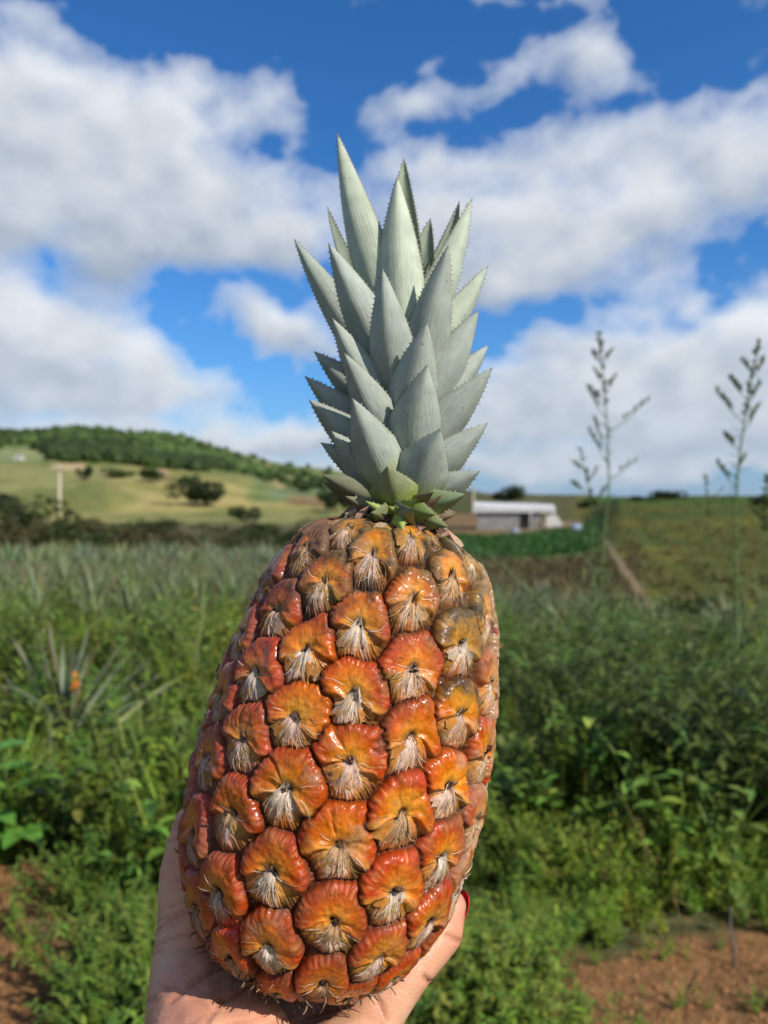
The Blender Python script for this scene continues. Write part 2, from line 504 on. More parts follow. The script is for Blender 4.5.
def blade(k, base, d, L, w, bend, col, n=4, fold=.25, tipcol=None, shape=0):
    """one leaf: base point, direction, length, width, bend = drop at tip"""
    d = np.array(d, float); d /= np.linalg.norm(d)
    up = np.array([0, 0, 1.]); side = np.cross(d, up)
    if np.linalg.norm(side) < 1e-3: side = np.array([1., 0, 0])
    side /= np.linalg.norm(side); nor = np.cross(side, d)
    t = np.linspace(0, 1, n + 1)
    cen = np.array(base) + d * (L * t)[:, None] - up * (bend * L * t ** 2)[:, None]
    if shape == 0: ww = w * (1 - t ** 1.6) * (.75 + .25 * np.sin(np.pi * t)) 
    elif shape == 1: ww = w * np.sin(np.pi * np.clip(t * .93 + .03, 0, 1)) ** .8
    else: ww = w * np.sin(np.pi * np.clip(t ** .7 * .97 + .02, 0, 1)) ** .7
    l = cen - side * ww[:, None] * .5 + nor * (fold * ww)[:, None]
    r = cen + side * ww[:, None] * .5 + nor * (fold * ww)[:, None]
    V = np.stack([l, cen, r], 1).reshape(-1, 3)
    F = grid_faces(n + 1, 3)
    C = np.tile(np.array(col, float), (len(V), 1))
    if tipcol is not None:
        tt = np.repeat(t, 3)[:, None] ** 3
        C = C * (1 - tt) + np.array(tipcol) * tt
    k.add(V, F, C)

def tube(k, pts, rad, col, ns=5):
    pts = np.asarray(pts, float); n = len(pts)
    rad = np.broadcast_to(rad, (n,))
    T = np.gradient(pts, axis=0); T /= np.linalg.norm(T, axis=1)[:, None] + 1e-12
    ref = np.array([.3, .9, .1]) if abs(T[0][2]) > .7 else np.array([0, 0, 1.])
    A = np.cross(T, ref); A /= np.linalg.norm(A, axis=1)[:, None]; B = np.cross(T, A)
    a = np.linspace(0, 2 * np.pi, ns, endpoint=False)
    V = pts[:, None] + rad[:, None, None] * (np.cos(a)[None, :, None] * A[:, None] + np.sin(a)[None, :, None] * B[:, None])
    V = V.reshape(-1, 3)
    k.add(np.vstack([V, pts[-1:] + T[-1:] * rad[-1]]), grid_faces(n, ns, wrap=True), col)
    top = (n - 1) * ns
    kk = np.array([[top + i, top + (i + 1) % ns, n * ns] for i in range(ns)])
    k.f3.append(kk + k.n - (n * ns + 1))

def rand_green(base, var=.25, yel=.0):
    b = np.array(base) * (1 + var * rng.normal())
    b[0] *= 1 + .5 * var * rng.normal() + yel
    return np.clip(b, .004, 1)

def herb(h, nst, base, leafL, leafW, dens, spread=.35):
    k = Kit()
    for s in range(nst):
        a = rng.uniform(0, 6.28); tilt = rng.uniform(.05, spread)
        hh = h * rng.uniform(.55, 1.0); n = 6
        t = np.linspace(0, 1, n)
        pts = np.stack([np.cos(a) * tilt * hh * t ** 1.3, np.sin(a) * tilt * hh * t ** 1.3, hh * t], 1) + rng.normal(0, .012 * hh, (n, 3)) * t[:, None]
        tube(k, pts, np.linspace(.004, .0015, n) * (h / .4) ** .5, rand_green(np.array(base) * .9, .1), 3)
        nl = int(dens * hh / .4)
        for i in range(nl):
            tt = rng.uniform(.12, 1.0) ** .8
            p = np.array([np.interp(tt, t, pts[:, q]) for q in range(3)])
            b = rng.uniform(0, 6.28); el = rng.uniform(-.1, .9)
            L = leafL * rng.uniform(.5, 1.2) * (1.1 - .5 * tt)
            blade(k, p, [np.cos(b), np.sin(b), el], L, leafW * L / leafL, rng.uniform(.1, .5), rand_green(base, .22), n=3, shape=1)
    return k.arrays()

def tuft(h, nb, base, w=.009, spread=.6, dry=.1):
    k = Kit()
    for i in range(nb):
        a = rng.uniform(0, 6.28); s = rng.uniform(.05, spread)
        cc = rand_green(base, .2) if rng.random() > dry else np.array([.30, .24, .11]) * rng.uniform(.6, 1.2)
        blade(k, [rng.normal(0, .025), rng.normal(0, .025), 0], [np.cos(a) * s, np.sin(a) * s, 1], h * rng.uniform(.5, 1.1), w * rng.uniform(.6, 1.3), rng.uniform(.05, .6), cc, n=5)
    return k.arrays()

def scatter(name, temps, pos, rot, scl, tint, mat=M_LEAF, lean=None):
    Vs, f3s, f4s, Cs, off = [], [], [], [], 0
    idx = rng.integers(0, len(temps), len(pos))
    for i, p in enumerate(pos):
        V, f3, f4, C = temps[idx[i]]
        ca, sa = math.cos(rot[i]), math.sin(rot[i])
        W = V * scl[i]
        W = np.stack([W[:, 0] * ca - W[:, 1] * sa, W[:, 0] * sa + W[:, 1] * ca, W[:, 2]], 1)
        if lean is not None: W[:, :2] += lean[i] * W[:, 2:3]
        Vs.append(W + p); f3s.append(f3 + off); f4s.append(f4 + off); Cs.append(C * tint[i]); off += len(V)
    return mesh_obj(name, np.concatenate(Vs), [np.concatenate(f3s), np.concatenate(f4s)], mat, None, True, np.clip(np.concatenate(Cs), 0, 1))

G1 = (.13, .215, .030); G2 = (.20, .285, .040); G3 = (.10, .15, .028); GG = (.19, .255, .13)
T_herb = [herb(.42, 4, G1, .075, .018, 26) for _ in range(6)] + [herb(.40, 4, G2, .05, .018, 34) for _ in range(5)]
T_fine = [herb(.22, 7, G2, .028, .009, 46, .9) for _ in range(6)] + [herb(.20, 6, G1, .035, .013, 40, 1.0) for _ in range(4)]
T_broad = [herb(.34, 4, G3, .09, .042, 17, .6) for _ in range(5)]
T_grass = [tuft(.42, 26, G2, .009) for _ in range(6)]
T_bush = [herb(.95, 8, G3, .085, .024, 24, .6) for _ in range(5)]

def place(n, yr, xr, keep):
    Y = np.exp(rng.uniform(np.log(yr[0]), np.log(yr[1]), n))
    pxv = rng.uniform(xr[0], xr[1], n)
    X = (pxv - CX) / F_PX * Y
    m_ = keep(X, Y, pxv) & ~((pxv > 36) & (pxv < 112) & (Y > 3.3) & (Y < 4.75) & (rng.random(n) < .85))
    X, Y = X[m_], Y[m_]
    return np.stack([X, Y, terrain_z(X, Y) - .01], 1)

def barem(X, Y, pad=1.0):
    m_ = np.zeros(len(X))
    for (x0, y0, rx, ry) in BARE:
        r2 = np.hypot((X - x0) / rx, (Y - y0) / ry)
        m_ = np.maximum(m_, 1 - sstep(.8 * pad, 1.15 * pad, r2 + (fbm(np.stack([X, Y, X * 0], 1) * 5, 3, 4) - .5) * .8))
    return m_

def sc(name, temps, pos, s0, s1, label, cat, tintf=None, mat=M_LEAF, lean=.12):
    n = len(pos)
    cl = fbm(pos * .9, 3, 77)
    tint = (np.ones((n, 3)) * (0.72 + .62 * cl)[:, None]) * rng.normal(1, .10, (n, 3))
    if tintf is not None: tint = tint * tintf(pos)
    c2_ = fbm(pos * 2.3 + 31, 3, 78)
    ss_ = rng.uniform(s0, s1, n) * (.55 + .95 * sstep(.32, .68, c2_))
    tint = tint * (1 + .45 * (fbm(pos * 3.1 + 5, 2, 79) - .5)[:, None] * np.array([1.6, .8, -.4]))
    o = scatter(name, temps, pos, rng.uniform(0, 6.28, n), ss_, tint, mat, rng.normal(0, lean, (n, 2)))
    return tag(o, label, cat, kind='stuff')

kp = lambda X, Y, p_: (rng.random(len(X)) > barem(X, Y) * 1.0) & (rng.random(len(X)) < .35 + 1.1 * sstep(.38, .62, fbm(np.stack([X, Y, X * 0], 1) * 3.3, 3, 88)))
p_f = place(8200, (1.9, 5.2), (-450, 1220), kp)
sc('ground_cover', T_fine, p_f, .6, 1.15, 'low small-leaved green weeds covering the earth nearest the hand', 'ground cover')
T_stalk = []
for _ in range(6):
    k = Kit(); n = 10; t = np.linspace(0, 1, n); a = rng.uniform(0, 6.28); b_ = rng.uniform(.3, .9)
    pts = np.stack([np.cos(a) * b_ * t ** 1.6, np.sin(a) * b_ * t ** 1.6, 1.0 * t], 1) + rng.normal(0, .012, (n, 3)) * t[:, None]
    tube(k, pts, np.linspace(.007, .002, n), (.26, .32, .10), 4)
    for i in range(26):
        tt_ = rng.uniform(.25, 1); p = np.array([np.interp(tt_, t, pts[:, q]) for q in range(3)]); b = rng.uniform(0, 6.28)
        blade(k, p, [np.cos(b), np.sin(b), .6], rng.uniform(.04, .13), .014, .4, rand_green((.20, .27, .07), .2), n=3, shape=1)
    T_stalk.append(k.arrays())
p_s = place(170, (4.2, 8.5), (430, 960), lambda X, Y, p_: (barem(X, Y, 1.4) < .2))
p_s2 = place(40, (3.6, 8), (-150, 260), lambda X, Y, p_: (barem(X, Y, 1.4) < .2))
sc('leaning_stalks', T_stalk, np.vstack([p_s, p_s2]), .45, .85, 'long pale leaning weed stalks arching over the green weeds', 'weeds', None, M_LEAF, .35)
p_d = place(260, (2.8, 8), (-200, 1000), lambda X, Y, p_: (barem(X, Y, 1.2) < .3))
sc('dry_stems', [tuft(.5, 7, (.34, .27, .12), .006, .9, 1.0) for _ in range(5)], p_d, .6, 1.3, 'thin dry straw coloured stems tangled in the green weeds', 'dry grass', None, M_DRY, .4)
p_y = place(150, (2.5, 8), (-200, 1000), lambda X, Y, p_: (barem(X, Y, 1.2) < .3))
sc('yellow_green_weeds', [herb(.45, 4, (.17, .255, .045), .09, .04, 16, .6) for _ in range(4)], p_y, .6, 1.2, 'yellow-green broad-leaved weeds dotted through the plot', 'weeds', None)
p_b = place(650, (1.9, 4.5), (-230, 1000), lambda X, Y, p_: rng.random(len(X)) < .35)
sc('weed_sprigs', T_fine, p_b, .35, .7, 'scattered little weed sprigs growing on the bare orange earth', 'ground cover')
p_h = place(2150, (3.1, 9.5), (-460, 1230), lambda X, Y, p_: (rng.random(len(X)) > barem(X, Y, 1.25)))
def htint(pos):
    q = pos[:, 0] / pos[:, 1] * F_PX + CX
    t_ = sstep(430, 620, q)[:, None]
    return (1 - t_) * np.array([1.12, 1.10, 1.0]) + t_ * np.array([.98, .96, .76])
sc('leafy_weeds', T_herb + T_broad[:3], p_h, .8, 1.35, 'knee-high leafy green weeds filling the middle of the plot', 'weeds', htint)
p_g = place(2300, (2.9, 10.5), (-460, 1230), lambda X, Y, p_: (rng.random(len(X)) > barem(X, Y, 1.25)) & (rng.random(len(X)) < np.where(p_ < 330, 1, .35)))
sc('long_grass', T_grass, p_g, .7, 1.35, 'long arching green grass blades among the weeds', 'grass', htint)

# ------------------------------------------------------------------ pineapple plants in the field
def pine_plant(h=.75, nl=34, base=GG, n=5, w=.05):
    k = Kit()
    for i in range(nl):
        a = i * 2.39996; f = i / nl
        s = 1.5 * (1 - f) ** 1.1 + .12
        L = h * (1.05 - .25 * f) * rng.uniform(.85, 1.1)
        cc = np.array(base) * rng.uniform(.75, 1.3)
        if rng.random() < .12: cc = np.array([.26, .19, .09])
        blade(k, [np.cos(a) * .03, np.sin(a) * .03, .04 + f * .12], [np.cos(a) * s, np.sin(a) * s, 1], L, w, .10 + .35 * (1 - f) * rng.random(), cc, n=n, fold=.35, tipcol=(.16, .13, .06))
    return k
pt = [pine_plant(rng.uniform(.65, .85)) for _ in range(4)]
pt_me = []
for k in pt:
    o = k.obj('pineapple_plant', M_LEAF); pt_me.append(o.data); bpy.data.objects.remove(o)
cand = []
row_d = np.array([.35, 1.0]); row_d /= np.linalg.norm(row_d); row_n = np.array([row_d[1], -row_d[0]])
for i in range(-60, 60):
    for j in range(0, 90):
        q = row_n * (i * 1.0) + row_d * (j * .55 + 3)
        q = q + rng.normal(0, .07, 2)
        Yq = q[1]
        if Yq < 8.2 or Yq > 33: continue
        pxq = q[0] / Yq * F_PX + CX
        ok = (-420 < pxq < 335 and Yq > 8.6) or (470 < pxq < 600 and 8.5 < Yq < 16) or (600 <= pxq < 1150 and 8.2 < Yq < 11.8)
        if ok: cand.append((Yq, q[0], pxq))
cand.sort(key=lambda t_: t_[0] + (100 if not -60 < t_[2] < 830 else 0))
gl = 'grey-green pineapple plant growing in the rows of the planted field'
for i, (Yq, xq, pxq) in enumerate(cand[:240]):
    o = bpy.data.objects.new('pineapple_plant', pt_me[i % 4]); COL.objects.link(o)
    o.location = (xq, Yq, float(terrain_z(xq, Yq))); o.rotation_euler.z = rng.uniform(0, 6.28)
    s = rng.uniform(.85, 1.2); o.scale = (s, s, s)
    tag(o, gl, 'pineapple plant', 'pineapple plants in the field rows')
rest = cand[240:]
pos = np.array([(x_, y_, float(terrain_z(x_, y_))) for (y_, x_, _) in rest])
sc('pineapple_field', [k.arrays() for k in [pine_plant(.75, 20, n=3, w=.06) for _ in range(4)]], pos, .85, 1.25,
   'far rows of grey-green pineapple plants merging into one field', 'pineapple field', lambda p_: np.array([[1.1, 1.1, 1.12]]))

# the plant with a small orange fruit, left
p_fg = place(900, (8.5, 30), (-120, 480), lambda X, Y, p_: rng.random(len(X)) < .8)
sc('field_grass', [tuft(.62, 16, (.15, .24, .045), .02) for _ in range(5)], p_fg, .6, 1.35, 'fresh green grass growing up between the rows of pineapple plants', 'grass')
def fruit_plant(px_, Yd, label, fruit=True, hs=1.0):
    x_ = (px_ - CX) / F_PX * Yd
    root = empty('pineapple_plant', (x_, Yd, float(terrain_z(x_, Yd))))
    tag(root, label, 'pineapple plant')
    k = pine_plant(.95 * hs, 40, (.24, .29, .18), n=8, w=.055)
    k.obj('leaves', M_LEAF, root)
    if fruit:
        k = Kit()
        tube(k, [(.05, -.02, .1), (.07, -.03, .42)], .014, (.12, .16, .06), 6)
        k.obj('stalk', M_LEAF, root)
        n1, n2 = 26, 24
        th = np.linspace(0, 2 * np.pi, n2, endpoint=False); ph = np.linspace(0, np.pi, n1)
        rr = .036 * np.sin(ph) ** .7
        bump = 1 + .10 * np.abs(np.sin(ph[:, None] * 6 + th[None] * 4)) * np.abs(np.sin(ph[:, None] * 6 - th[None] * 4))
        V = np.stack([rr[:, None] * np.cos(th) * bump + .07, rr[:, None] * np.sin(th) * bump - .03, np.broadcast_to(.48 - .06 * np.cos(ph)[:, None], bump.shape)], -1)
        C = np.tile([.62, .20, .02], (n1 * n2, 1)) * rng.uniform(.7, 1.15, (n1 * n2, 1))
        mesh_obj('fruit', V.reshape(-1, 3), grid_faces(n1, n2, wrap=True), M_LEAF, root, True, C)
        k = Kit()
        for i in range(26):
            a = i * 2.4; s = 1.0 - i / 30
            blade(k, [.07, -.03, .53 + i * .001], [np.cos(a) * s * .8, np.sin(a) * s * .8, 1], .13, .018, .05, np.array([.14, .17, .12]), n=4, fold=.3)
        k.obj('crown', M_LEAF, root)
    return root
fruit_plant(62, 4.6, 'large pineapple plant with a small orange fruit among the weeds at left')
# dry strap leaves hanging over the weeds
def strap(px_, py_, px2, py2, Yd, w, colr, label):
    b = cpt(px_, py_, Yd); e = cpt(px2, py2, Yd)
    b = c2w(b); e = c2w(e)
    root_z = float(terrain_z(b[0], b[1]))
    root = empty('fallen_leaf', (b[0], b[1], root_z)); tag(root, label, 'leaf')
    k = Kit()
    t = np.linspace(0, 1, 9)[:, None]
    mid = (b + e) / 2 + np.array([0, .02, .10 * np.linalg.norm(e - b)])
    P = (1 - t) ** 2 * b + 2 * t * (1 - t) * mid + t * t * e
    P = np.vstack([[b[0] * 1.0, b[1], root_z + .02], P]) - np.array([b[0], b[1], root_z])
    n = len(P); ww = w * np.interp(np.linspace(0, 1, n), [0, .2, .6, 1], [1, 1, .8, .05])
    sd = np.array([0, -.4, .9]); nn = np.array([0, -.9, -.4])
    V = np.stack([P - sd * ww[:, None] * .5, P + nn * ww[:, None] * .2, P + sd * ww[:, None] * .5], 1).reshape(-1, 3)
    k.add(V, grid_faces(n, 3), colr)
    k.obj('leaf_blade', M_DRY, root)
    return root
strap(116, 726, 184, 676, 4.0, .034, (.50, .50, .24), 'long pale arching pineapple leaf crossing the weeds beside the fruit')
strap(50, 712, 0, 684, 4.0, .036, (.42, .46, .24), 'pale strap leaf slanting out toward the left edge')

# broad-leaved plant at left edge
def broad_plant(px_, Yd, label):
    x_ = (px_ - CX) / F_PX * Yd
    root = empty('broadleaf_plant', (x_, Yd, float(terrain_z(x_, Yd)))); tag(root, label, 'plant')
    ks = Kit(); kl = Kit()
    for i in range(16):
        a = rng.uniform(0, 6.28); hh = rng.uniform(.12, .52); s = rng.uniform(.05, .16)
        e = np.array([np.cos(a) * s, np.sin(a) * s, hh])
        tube(ks, [(0, 0, 0), e * [.5, .5, .6], e], [.005, .004, .003], (.10, .22, .04), 4)
        for q in range(3):
            b = a + (q - 1) * 1.1
            blade(kl, e, [np.cos(b), np.sin(b), .15], .13, .09, .25, rand_green((.10, .26, .04), .15), n=5, fold=.12, shape=2)
    ks.obj('stem', M_LEAF, root); kl.obj('foliage', M_LEAF, root)
broad_plant(4, 3.25, 'bright green broad-leaved plant at the left edge of the weeds')
broad_plant(372, 6.3, 'broad-leaved plant standing behind the pineapple')

# leaning dark shrubs at right
def shrub(px_, Yd, h, label, nst=10, tint=1.0, lean=(-.2, -.1), leaf=(.10, .145, .028)):
    x_ = (px_ - CX) / F_PX * Yd
    root = empty('shrub', (x_, Yd, float(terrain_z(x_, Yd)))); tag(root, label, 'shrub')
    ks = Kit(); kl = Kit()
    for i in range(nst):
        a = rng.uniform(0, 6.28); s = rng.uniform(.15, .75); n = 9
        t = np.linspace(0, 1, n); hh = h * rng.uniform(.65, 1.05)
        pts = np.stack([(np.cos(a) * s + lean[0]) * hh * t ** 1.25, (np.sin(a) * s + lean[1]) * hh * t ** 1.25, hh * (t - .12 * s * t ** 2)], 1)
        pts += np.cumsum(rng.normal(0, .012 * h, (n, 3)), 0) * t[:, None]
        tube(ks, pts, np.linspace(.007, .002, n), rand_green((.12, .15, .05), .2), 5)
        for j in range(44):
            tt = rng.uniform(.1, 1)
            p = np.array([np.interp(tt, t, pts[:, q]) for q in range(3)]); b = rng.uniform(0, 6.28)
            if rng.random() < .5:
                q_ = p + np.array([np.cos(b), np.sin(b), .5]) * rng.uniform(.03, .14)
                tube(ks, [p, q_], .0016, (.10, .14, .04), 3); p = q_
            blade(kl, p, [np.cos(b), np.sin(b), rng.uniform(-.2, .7)], rng.uniform(.05, .11), rng.uniform(.014, .03), .3, rand_green(np.array(leaf) * tint, .25), n=3, shape=1)
    ks.obj('stem', M_LEAF, root); kl.obj('foliage', M_LEAF, root)
    return root
shrub(735, 3.5, 1.05, 'dense dark leafy shrub overhanging the bare earth at right', 26, 1.0)
shrub(800, 3.2, .95, 'dark shrub cut by the right edge of the view', 20, .95, (-.35, -.1))
shrub(655, 3.9, .90, 'mid green bushy weed clump left of the dark shrub', 22, 1.25, (-.1, -.1))
shrub(560, 4.3, .85, 'bushy weed clump just right of the pineapple fruit', 22, 1.35, (0, -.1))
shrub(690, 5.2, .95, 'yellowish green shrub in the second row behind the dark shrub', 22, 1.7, (0, 0), (.10, .14, .035))
shrub(610, 6.0, .85, 'pale bushy clump on the far side of the weed patch', 18, 1.6, (0, 0), (.09, .14, .045))
shrub(500, 5.6, .80, 'green clump close behind the fruit at right', 18, 1.3)
shrub(10, 6.0, .80, 'olive green bushy clump beyond the fruiting plant at left', 18, 1.6)
shrub(170, 6.6, .80, 'light green bushy clump left of the fruit in mid distance', 18, 2.0)

# tall flowering weeds
def tall_weed(path, Yd, label, r0=.005, side=None, leaves=40, seedw=1.0):
    fs = Yd / 2.5; r0 = r0 * fs * .75; seedw = seedw * fs * .82
    P = np.array([c2w(cpt(a, b, Yd + e)) for a, b, e in path])
    x0, y0 = P[0][0], P[0][1]; z0 = float(terrain_z(x0, y0))
    root = empty('tall_weed', (x0, y0, z0)); tag(root, label, 'weed')
    P = np.vstack([[x0, y0, z0], P]) - np.array([x0, y0, z0])
    L = np.concatenate([[0], np.cumsum(np.linalg.norm(np.diff(P, axis=0), axis=1))]); L /= L[-1]
    t = np.linspace(0, 1, 40)
    Q = np.stack([np.interp(t, L, P[:, q]) for q in range(3)], 1) + np.cumsum(rng.normal(0, .0015, (40, 3)), 0)
    ks, kl, kb = Kit(), Kit(), Kit()
    tube(ks, Q, np.linspace(r0 * 1.5, r0 * .45, 40), (.17, .25, .085), 6)
    def buds(p, d, Lb, n):
        Lb = Lb * fs; kb = Kit()
        d = np.array(d, float); d /= np.linalg.norm(d)
        e = p + d * Lb
        m_ = (p + e) / 2 + np.array([0, 0, -.06 * Lb])
        tube(ks, [p, m_, e], [r0 * .4, r0 * .33, r0 * .25], (.12, .18, .06), 4)
        for i in range(n):
            u = .35 + .65 * (i + .5) / n
            q = p * (1 - u) ** 2 + 2 * m_ * u * (1 - u) + e * u * u if False else p + (e - p) * u
            b = rng.uniform(0, 6.28)
            blade(kb, q, np.array([np.cos(b) * .6, np.sin(b) * .6, .7]) + d * .6, .028 * seedw, .013 * seedw, .05, rand_green((.18, .22, .09), .25), n=3, shape=1, fold=.5)
        kb.obj('seed_head', M_LEAF, root)
    for (tt, dx, dz, Lb, n) in (side or []):
        p = np.array([np.interp(tt, t, Q[:, q]) for q in range(3)])
        buds(p, [dx, rng.normal(0, .3), dz], Lb, n)
    for i in range(34):
        tt = 1 - .17 * rng.random() ** 1.3
        p = np.array([np.interp(tt, t, Q[:, q]) for q in range(3)]); b = rng.uniform(0, 6.28)
        blade(kb, p, [np.cos(b) * .7, np.sin(b) * .7, .8], .026 * seedw, .013 * seedw, .1, rand_green((.17, .21, .085), .25), n=3, shape=1, fold=.5)
    for i in range(leaves):
        tt = rng.uniform(.12, .8)
        p = np.array([np.interp(tt, t, Q[:, q]) for q in range(3)]); b = rng.uniform(0, 6.28)
        blade(kl, p, [np.cos(b), np.sin(b), .9], fs * rng.uniform(.03, .10) * (1.1 - tt * .6), .009 * fs, .45, rand_green((.08, .15, .035), .2), n=4, shape=1)
    ks.obj('stem', M_LEAF, root); kl.obj('leaves', M_LEAF, root); kb.obj('seed_head', M_LEAF, root)
    return root
tall_weed([(598, 640, 0), (601, 560, 0), (608, 490, 0), (608, 430, 0), (604, 380, 0), (600, 334, 0)], 4.6,
          'tall thin seeding weed stalk just right of the crown', .0046,
          [(.93, -.5, .7, .05, 4), (.93, .5, .7, .05, 4), (.88, -.5, .9, .06, 5), (.86, .5, .8, .07, 5), (.83, -.6, .9, .08, 6), (.80, -.45, .9, .13, 7), (.77, .9, .75, .16, 7),
           (.72, -.5, 1.2, .12, 6), (.70, -.6, 1.0, .12, 6), (.66, .8, .6, .10, 4)], 50)
tall_weed([(596, 640, 0), (594, 560, 0), (592, 510, 0), (588, 480, 0), (580, 450, 0)], 4.4, 'shorter branching weed stalk left of the tall thin stalk', .0028,
          [(.93, -.7, .6, .05, 5), (.9, .6, .9, .05, 5), (.86, -.8, .5, .07, 6), (.82, .7, .9, .08, 6)], 30, .9)
tall_weed([(734, 740, 0), (738, 660, 0), (738, 580, 0), (737, 500, 0), (742, 440, 0), (750, 390, 0), (760, 342, 0)], 4.0,
          'tallest dark green weed stalk rising near the right edge', .0060,
          [(.93, -.8, .9, .05, 7), (.92, .6, .9, .06, 7), (.87, -.6, 1, .09, 9), (.86, .7, 1.1, .08, 8), (.82, -.8, 1, .14, 9), (.80, .6, 1, .10, 8), (.76, -.6, .6, .07, 6), (.72, .5, .6, .06, 5), (.68, -.7, 1.0, .1, 5)], 60, 1.15)
tall_weed([(765, 600, 0), (764, 560, 0), (762, 520, 0), (765, 480, 0)], 4.0, 'short dark weed top beside the tallest stalk', .004,
          [(.9, .6, 1, .05, 7), (.85, -.6, .9, .05, 7), (.8, .8, .8, .06, 7)], 20, 1.3)
tall_weed([(706, 640, 0), (708, 560, 0), (706, 510, 0), (704, 472, 0)], 4.4, 'faint thin weed stalk left of the tallest stalk', .002,
          [(.9, .6, .7, .08, 3), (.8, .8, .6, .14, 3)], 20, .7)
# bare twigs standing in the earth at lower right
def twig(a, b, Yd, label, colr):
    B = c2w(cpt(*a, Yd)); E_ = c2w(cpt(*b, Yd)); z0 = float(terrain_z(B[0], B[1]))
    root = empty('twig', (B[0], B[1], z0)); tag(root, label, 'twig')
    k = Kit(); t = np.linspace(0, 1, 10)[:, None]
    P = np.array([B[0], B[1], z0]) * (1 - t) + E_ * t + np.cumsum(rng.normal(0, .004, (10, 3)), 0) - np.array([B[0], B[1], z0])
    tube(k, P, np.linspace(.005, .003, 10), colr, 5); k.obj('stick', M_BARK, root)
twig((738, 985), (735, 915), 2.55, 'thin grey dry twig standing in the bare earth at right', (.20, .17, .15))
twig((684, 1010), (695, 968), 2.35, 'short dark dry twig on the orange earth', (.10, .07, .05))

# stones and clods on the bare earth
kc = Kit()
def clod(k, p, s, colr):
    n1, n2 = 7, 9
    th = np.linspace(0, 2 * np.pi, n2, endpoint=False); ph = np.linspace(0.02, np.pi - .02, n1)
    D = np.stack([np.sin(ph)[:, None] * np.cos(th), np.sin(ph)[:, None] * np.sin(th), np.broadcast_to(np.cos(ph)[:, None], (n1, n2))], -1)
    rr = s * (.7 + .6 * vnoise(D * 1.7 + p * 9))
    k.add((D * rr[..., None] * [1, 1, .6] + p).reshape(-1, 3), grid_faces(n1, n2, wrap=True), colr)
for i in range(2200):
    b_ = BARE[rng.integers(0, len(BARE))]
    x_, y_ = b_[0] + rng.normal(0, .55) * b_[2], b_[1] + rng.normal(0, .55) * b_[3]
    clod(kc, np.array([x_, y_, float(terrain_z(x_, y_))]), rng.uniform(.003, .011), DIRT * rng.uniform(.6, 1.5))
tag(kc.obj('earth_clods', attr_mat('earth', rough=.95, spec=.1, nscale=80)), 'crumbled orange earth clods and grit on the bare ground', 'earth', kind='stuff')

# ------------------------------------------------------------------ middle distance vegetation
def crown_kit(n=1400, rx=1.0, rz=.9, leaf=.10, base=(.035, .06, .016), lobes=7, seed=0):
    k = Kit(); r = np.random.default_rng(seed)
    lc = r.normal(0, .42, (lobes, 3)) * [rx, rx, rz]; lc[:, 2] = np.abs(lc[:, 2]) * .8 + .15 * rz
    lr = r.uniform(.38, .62, lobes)
    per = n // lobes
    for q in range(lobes):
        d = r.normal(0, 1, (per, 3)); d /= np.linalg.norm(d, axis=1)[:, None]
        rad = lr[q] * r.uniform(.55, 1.08, per) ** .6
        P = lc[q] + d * rad[:, None] * [rx, rx, rz]
        cc = np.array(base) * r.uniform(.75, 1.25)
        A = r.normal(0, 1, (per, 3)); A /= np.linalg.norm(A, axis=1)[:, None]
        B = np.cross(A, d + .3 * r.normal(0, 1, (per, 3))); B /= np.linalg.norm(B, axis=1)[:, None]
        s = leaf * r.uniform(.6, 1.3, per)[:, None]
        Vq = np.stack([P - A * s, P - B * s * .5, P + A * s, P + B * s * .5], 1).reshape(-1, 3)
        k.add(Vq, np.arange(per * 4).reshape(-1, 4), np.repeat(cc * r.uniform(.7, 1.35, (per, 1)), 4, 0))
    return k
M_FOL = attr_mat('tree_foliage', rough=.6, spec=.2, transl=.2, nscale=2, namp=.2)
def place_at(px_, py_, hint):
    """terrain point seen at a photo position near a distance"""
    Ys = hint * np.linspace(.75, 1.3, 160)
    xs = (px_ - CX) / F_PX * Ys
    zs = terrain_z(xs, Ys)
    _, pp, _ = project(xs, Ys, zs)
    i = int(np.argmin(np.abs(pp - py_)))
    return xs[i], Ys[i], float(zs[i])
tree_src = {}
def tree(px_, py_, hint, wpx, hpx, label, cat='tree', name='tree', group=None, base=(.035, .06, .016), lobes=7, trunk=True, seed=1, n=1400, leaf=.10):
    x_, y_, z_ = place_at(px_, py_, hint)
    w = wpx / F_PX * y_; h = hpx / F_PX * y_
    key = (base, lobes, seed, n)
    if key not in tree_src:
        k = crown_kit(n, base=base, lobes=lobes, seed=seed, leaf=leaf)
        o = k.obj('crown', M_FOL, None); tree_src[key] = o.data; bpy.data.objects.remove(o)
    root = empty(name, (x_, y_, z_ - .02 * h)); tag(root, label, cat, group)
    o = bpy.data.objects.new('crown', tree_src[key]); COL.objects.link(o); o.parent = root
    tf = .25 if trunk else .0
    o.location = (0, 0, h * tf); o.scale = (w / 2.0, w / 2.0, h * (1 - tf) / 1.25); o.rotation_euler.z = rng.uniform(0, 6.28)
    if trunk:
        k = Kit()
        tube(k, [(0, 0, -.3), (.01 * h, 0, h * .25), (0, .01 * h, h * .6)], [.045 * h, .032 * h, .015 * h], (.10, .075, .05), 7)
        for q in range(4):
            a = q * 1.6 + .4
            tube(k, [(.01 * h, 0, h * .25), (np.cos(a) * .14 * w, np.sin(a) * .14 * w, h * .45), (np.cos(a) * .26 * w, np.sin(a) * .26 * w, h * .66)], [.02 * h, .014 * h, .006 * h], (.10, .075, .05), 5)
        k.obj('trunk', M_BARK, root)
    return root
DK = (.028, .045, .014)
tree(206, 506, 150, 46, 34, 'large dark round tree in the middle of the pale field', base=DK, seed=2)
tree(241, 522, 120, 22, 22, 'small dark tree right of the large round tree below the pale field', base=DK, seed=3)
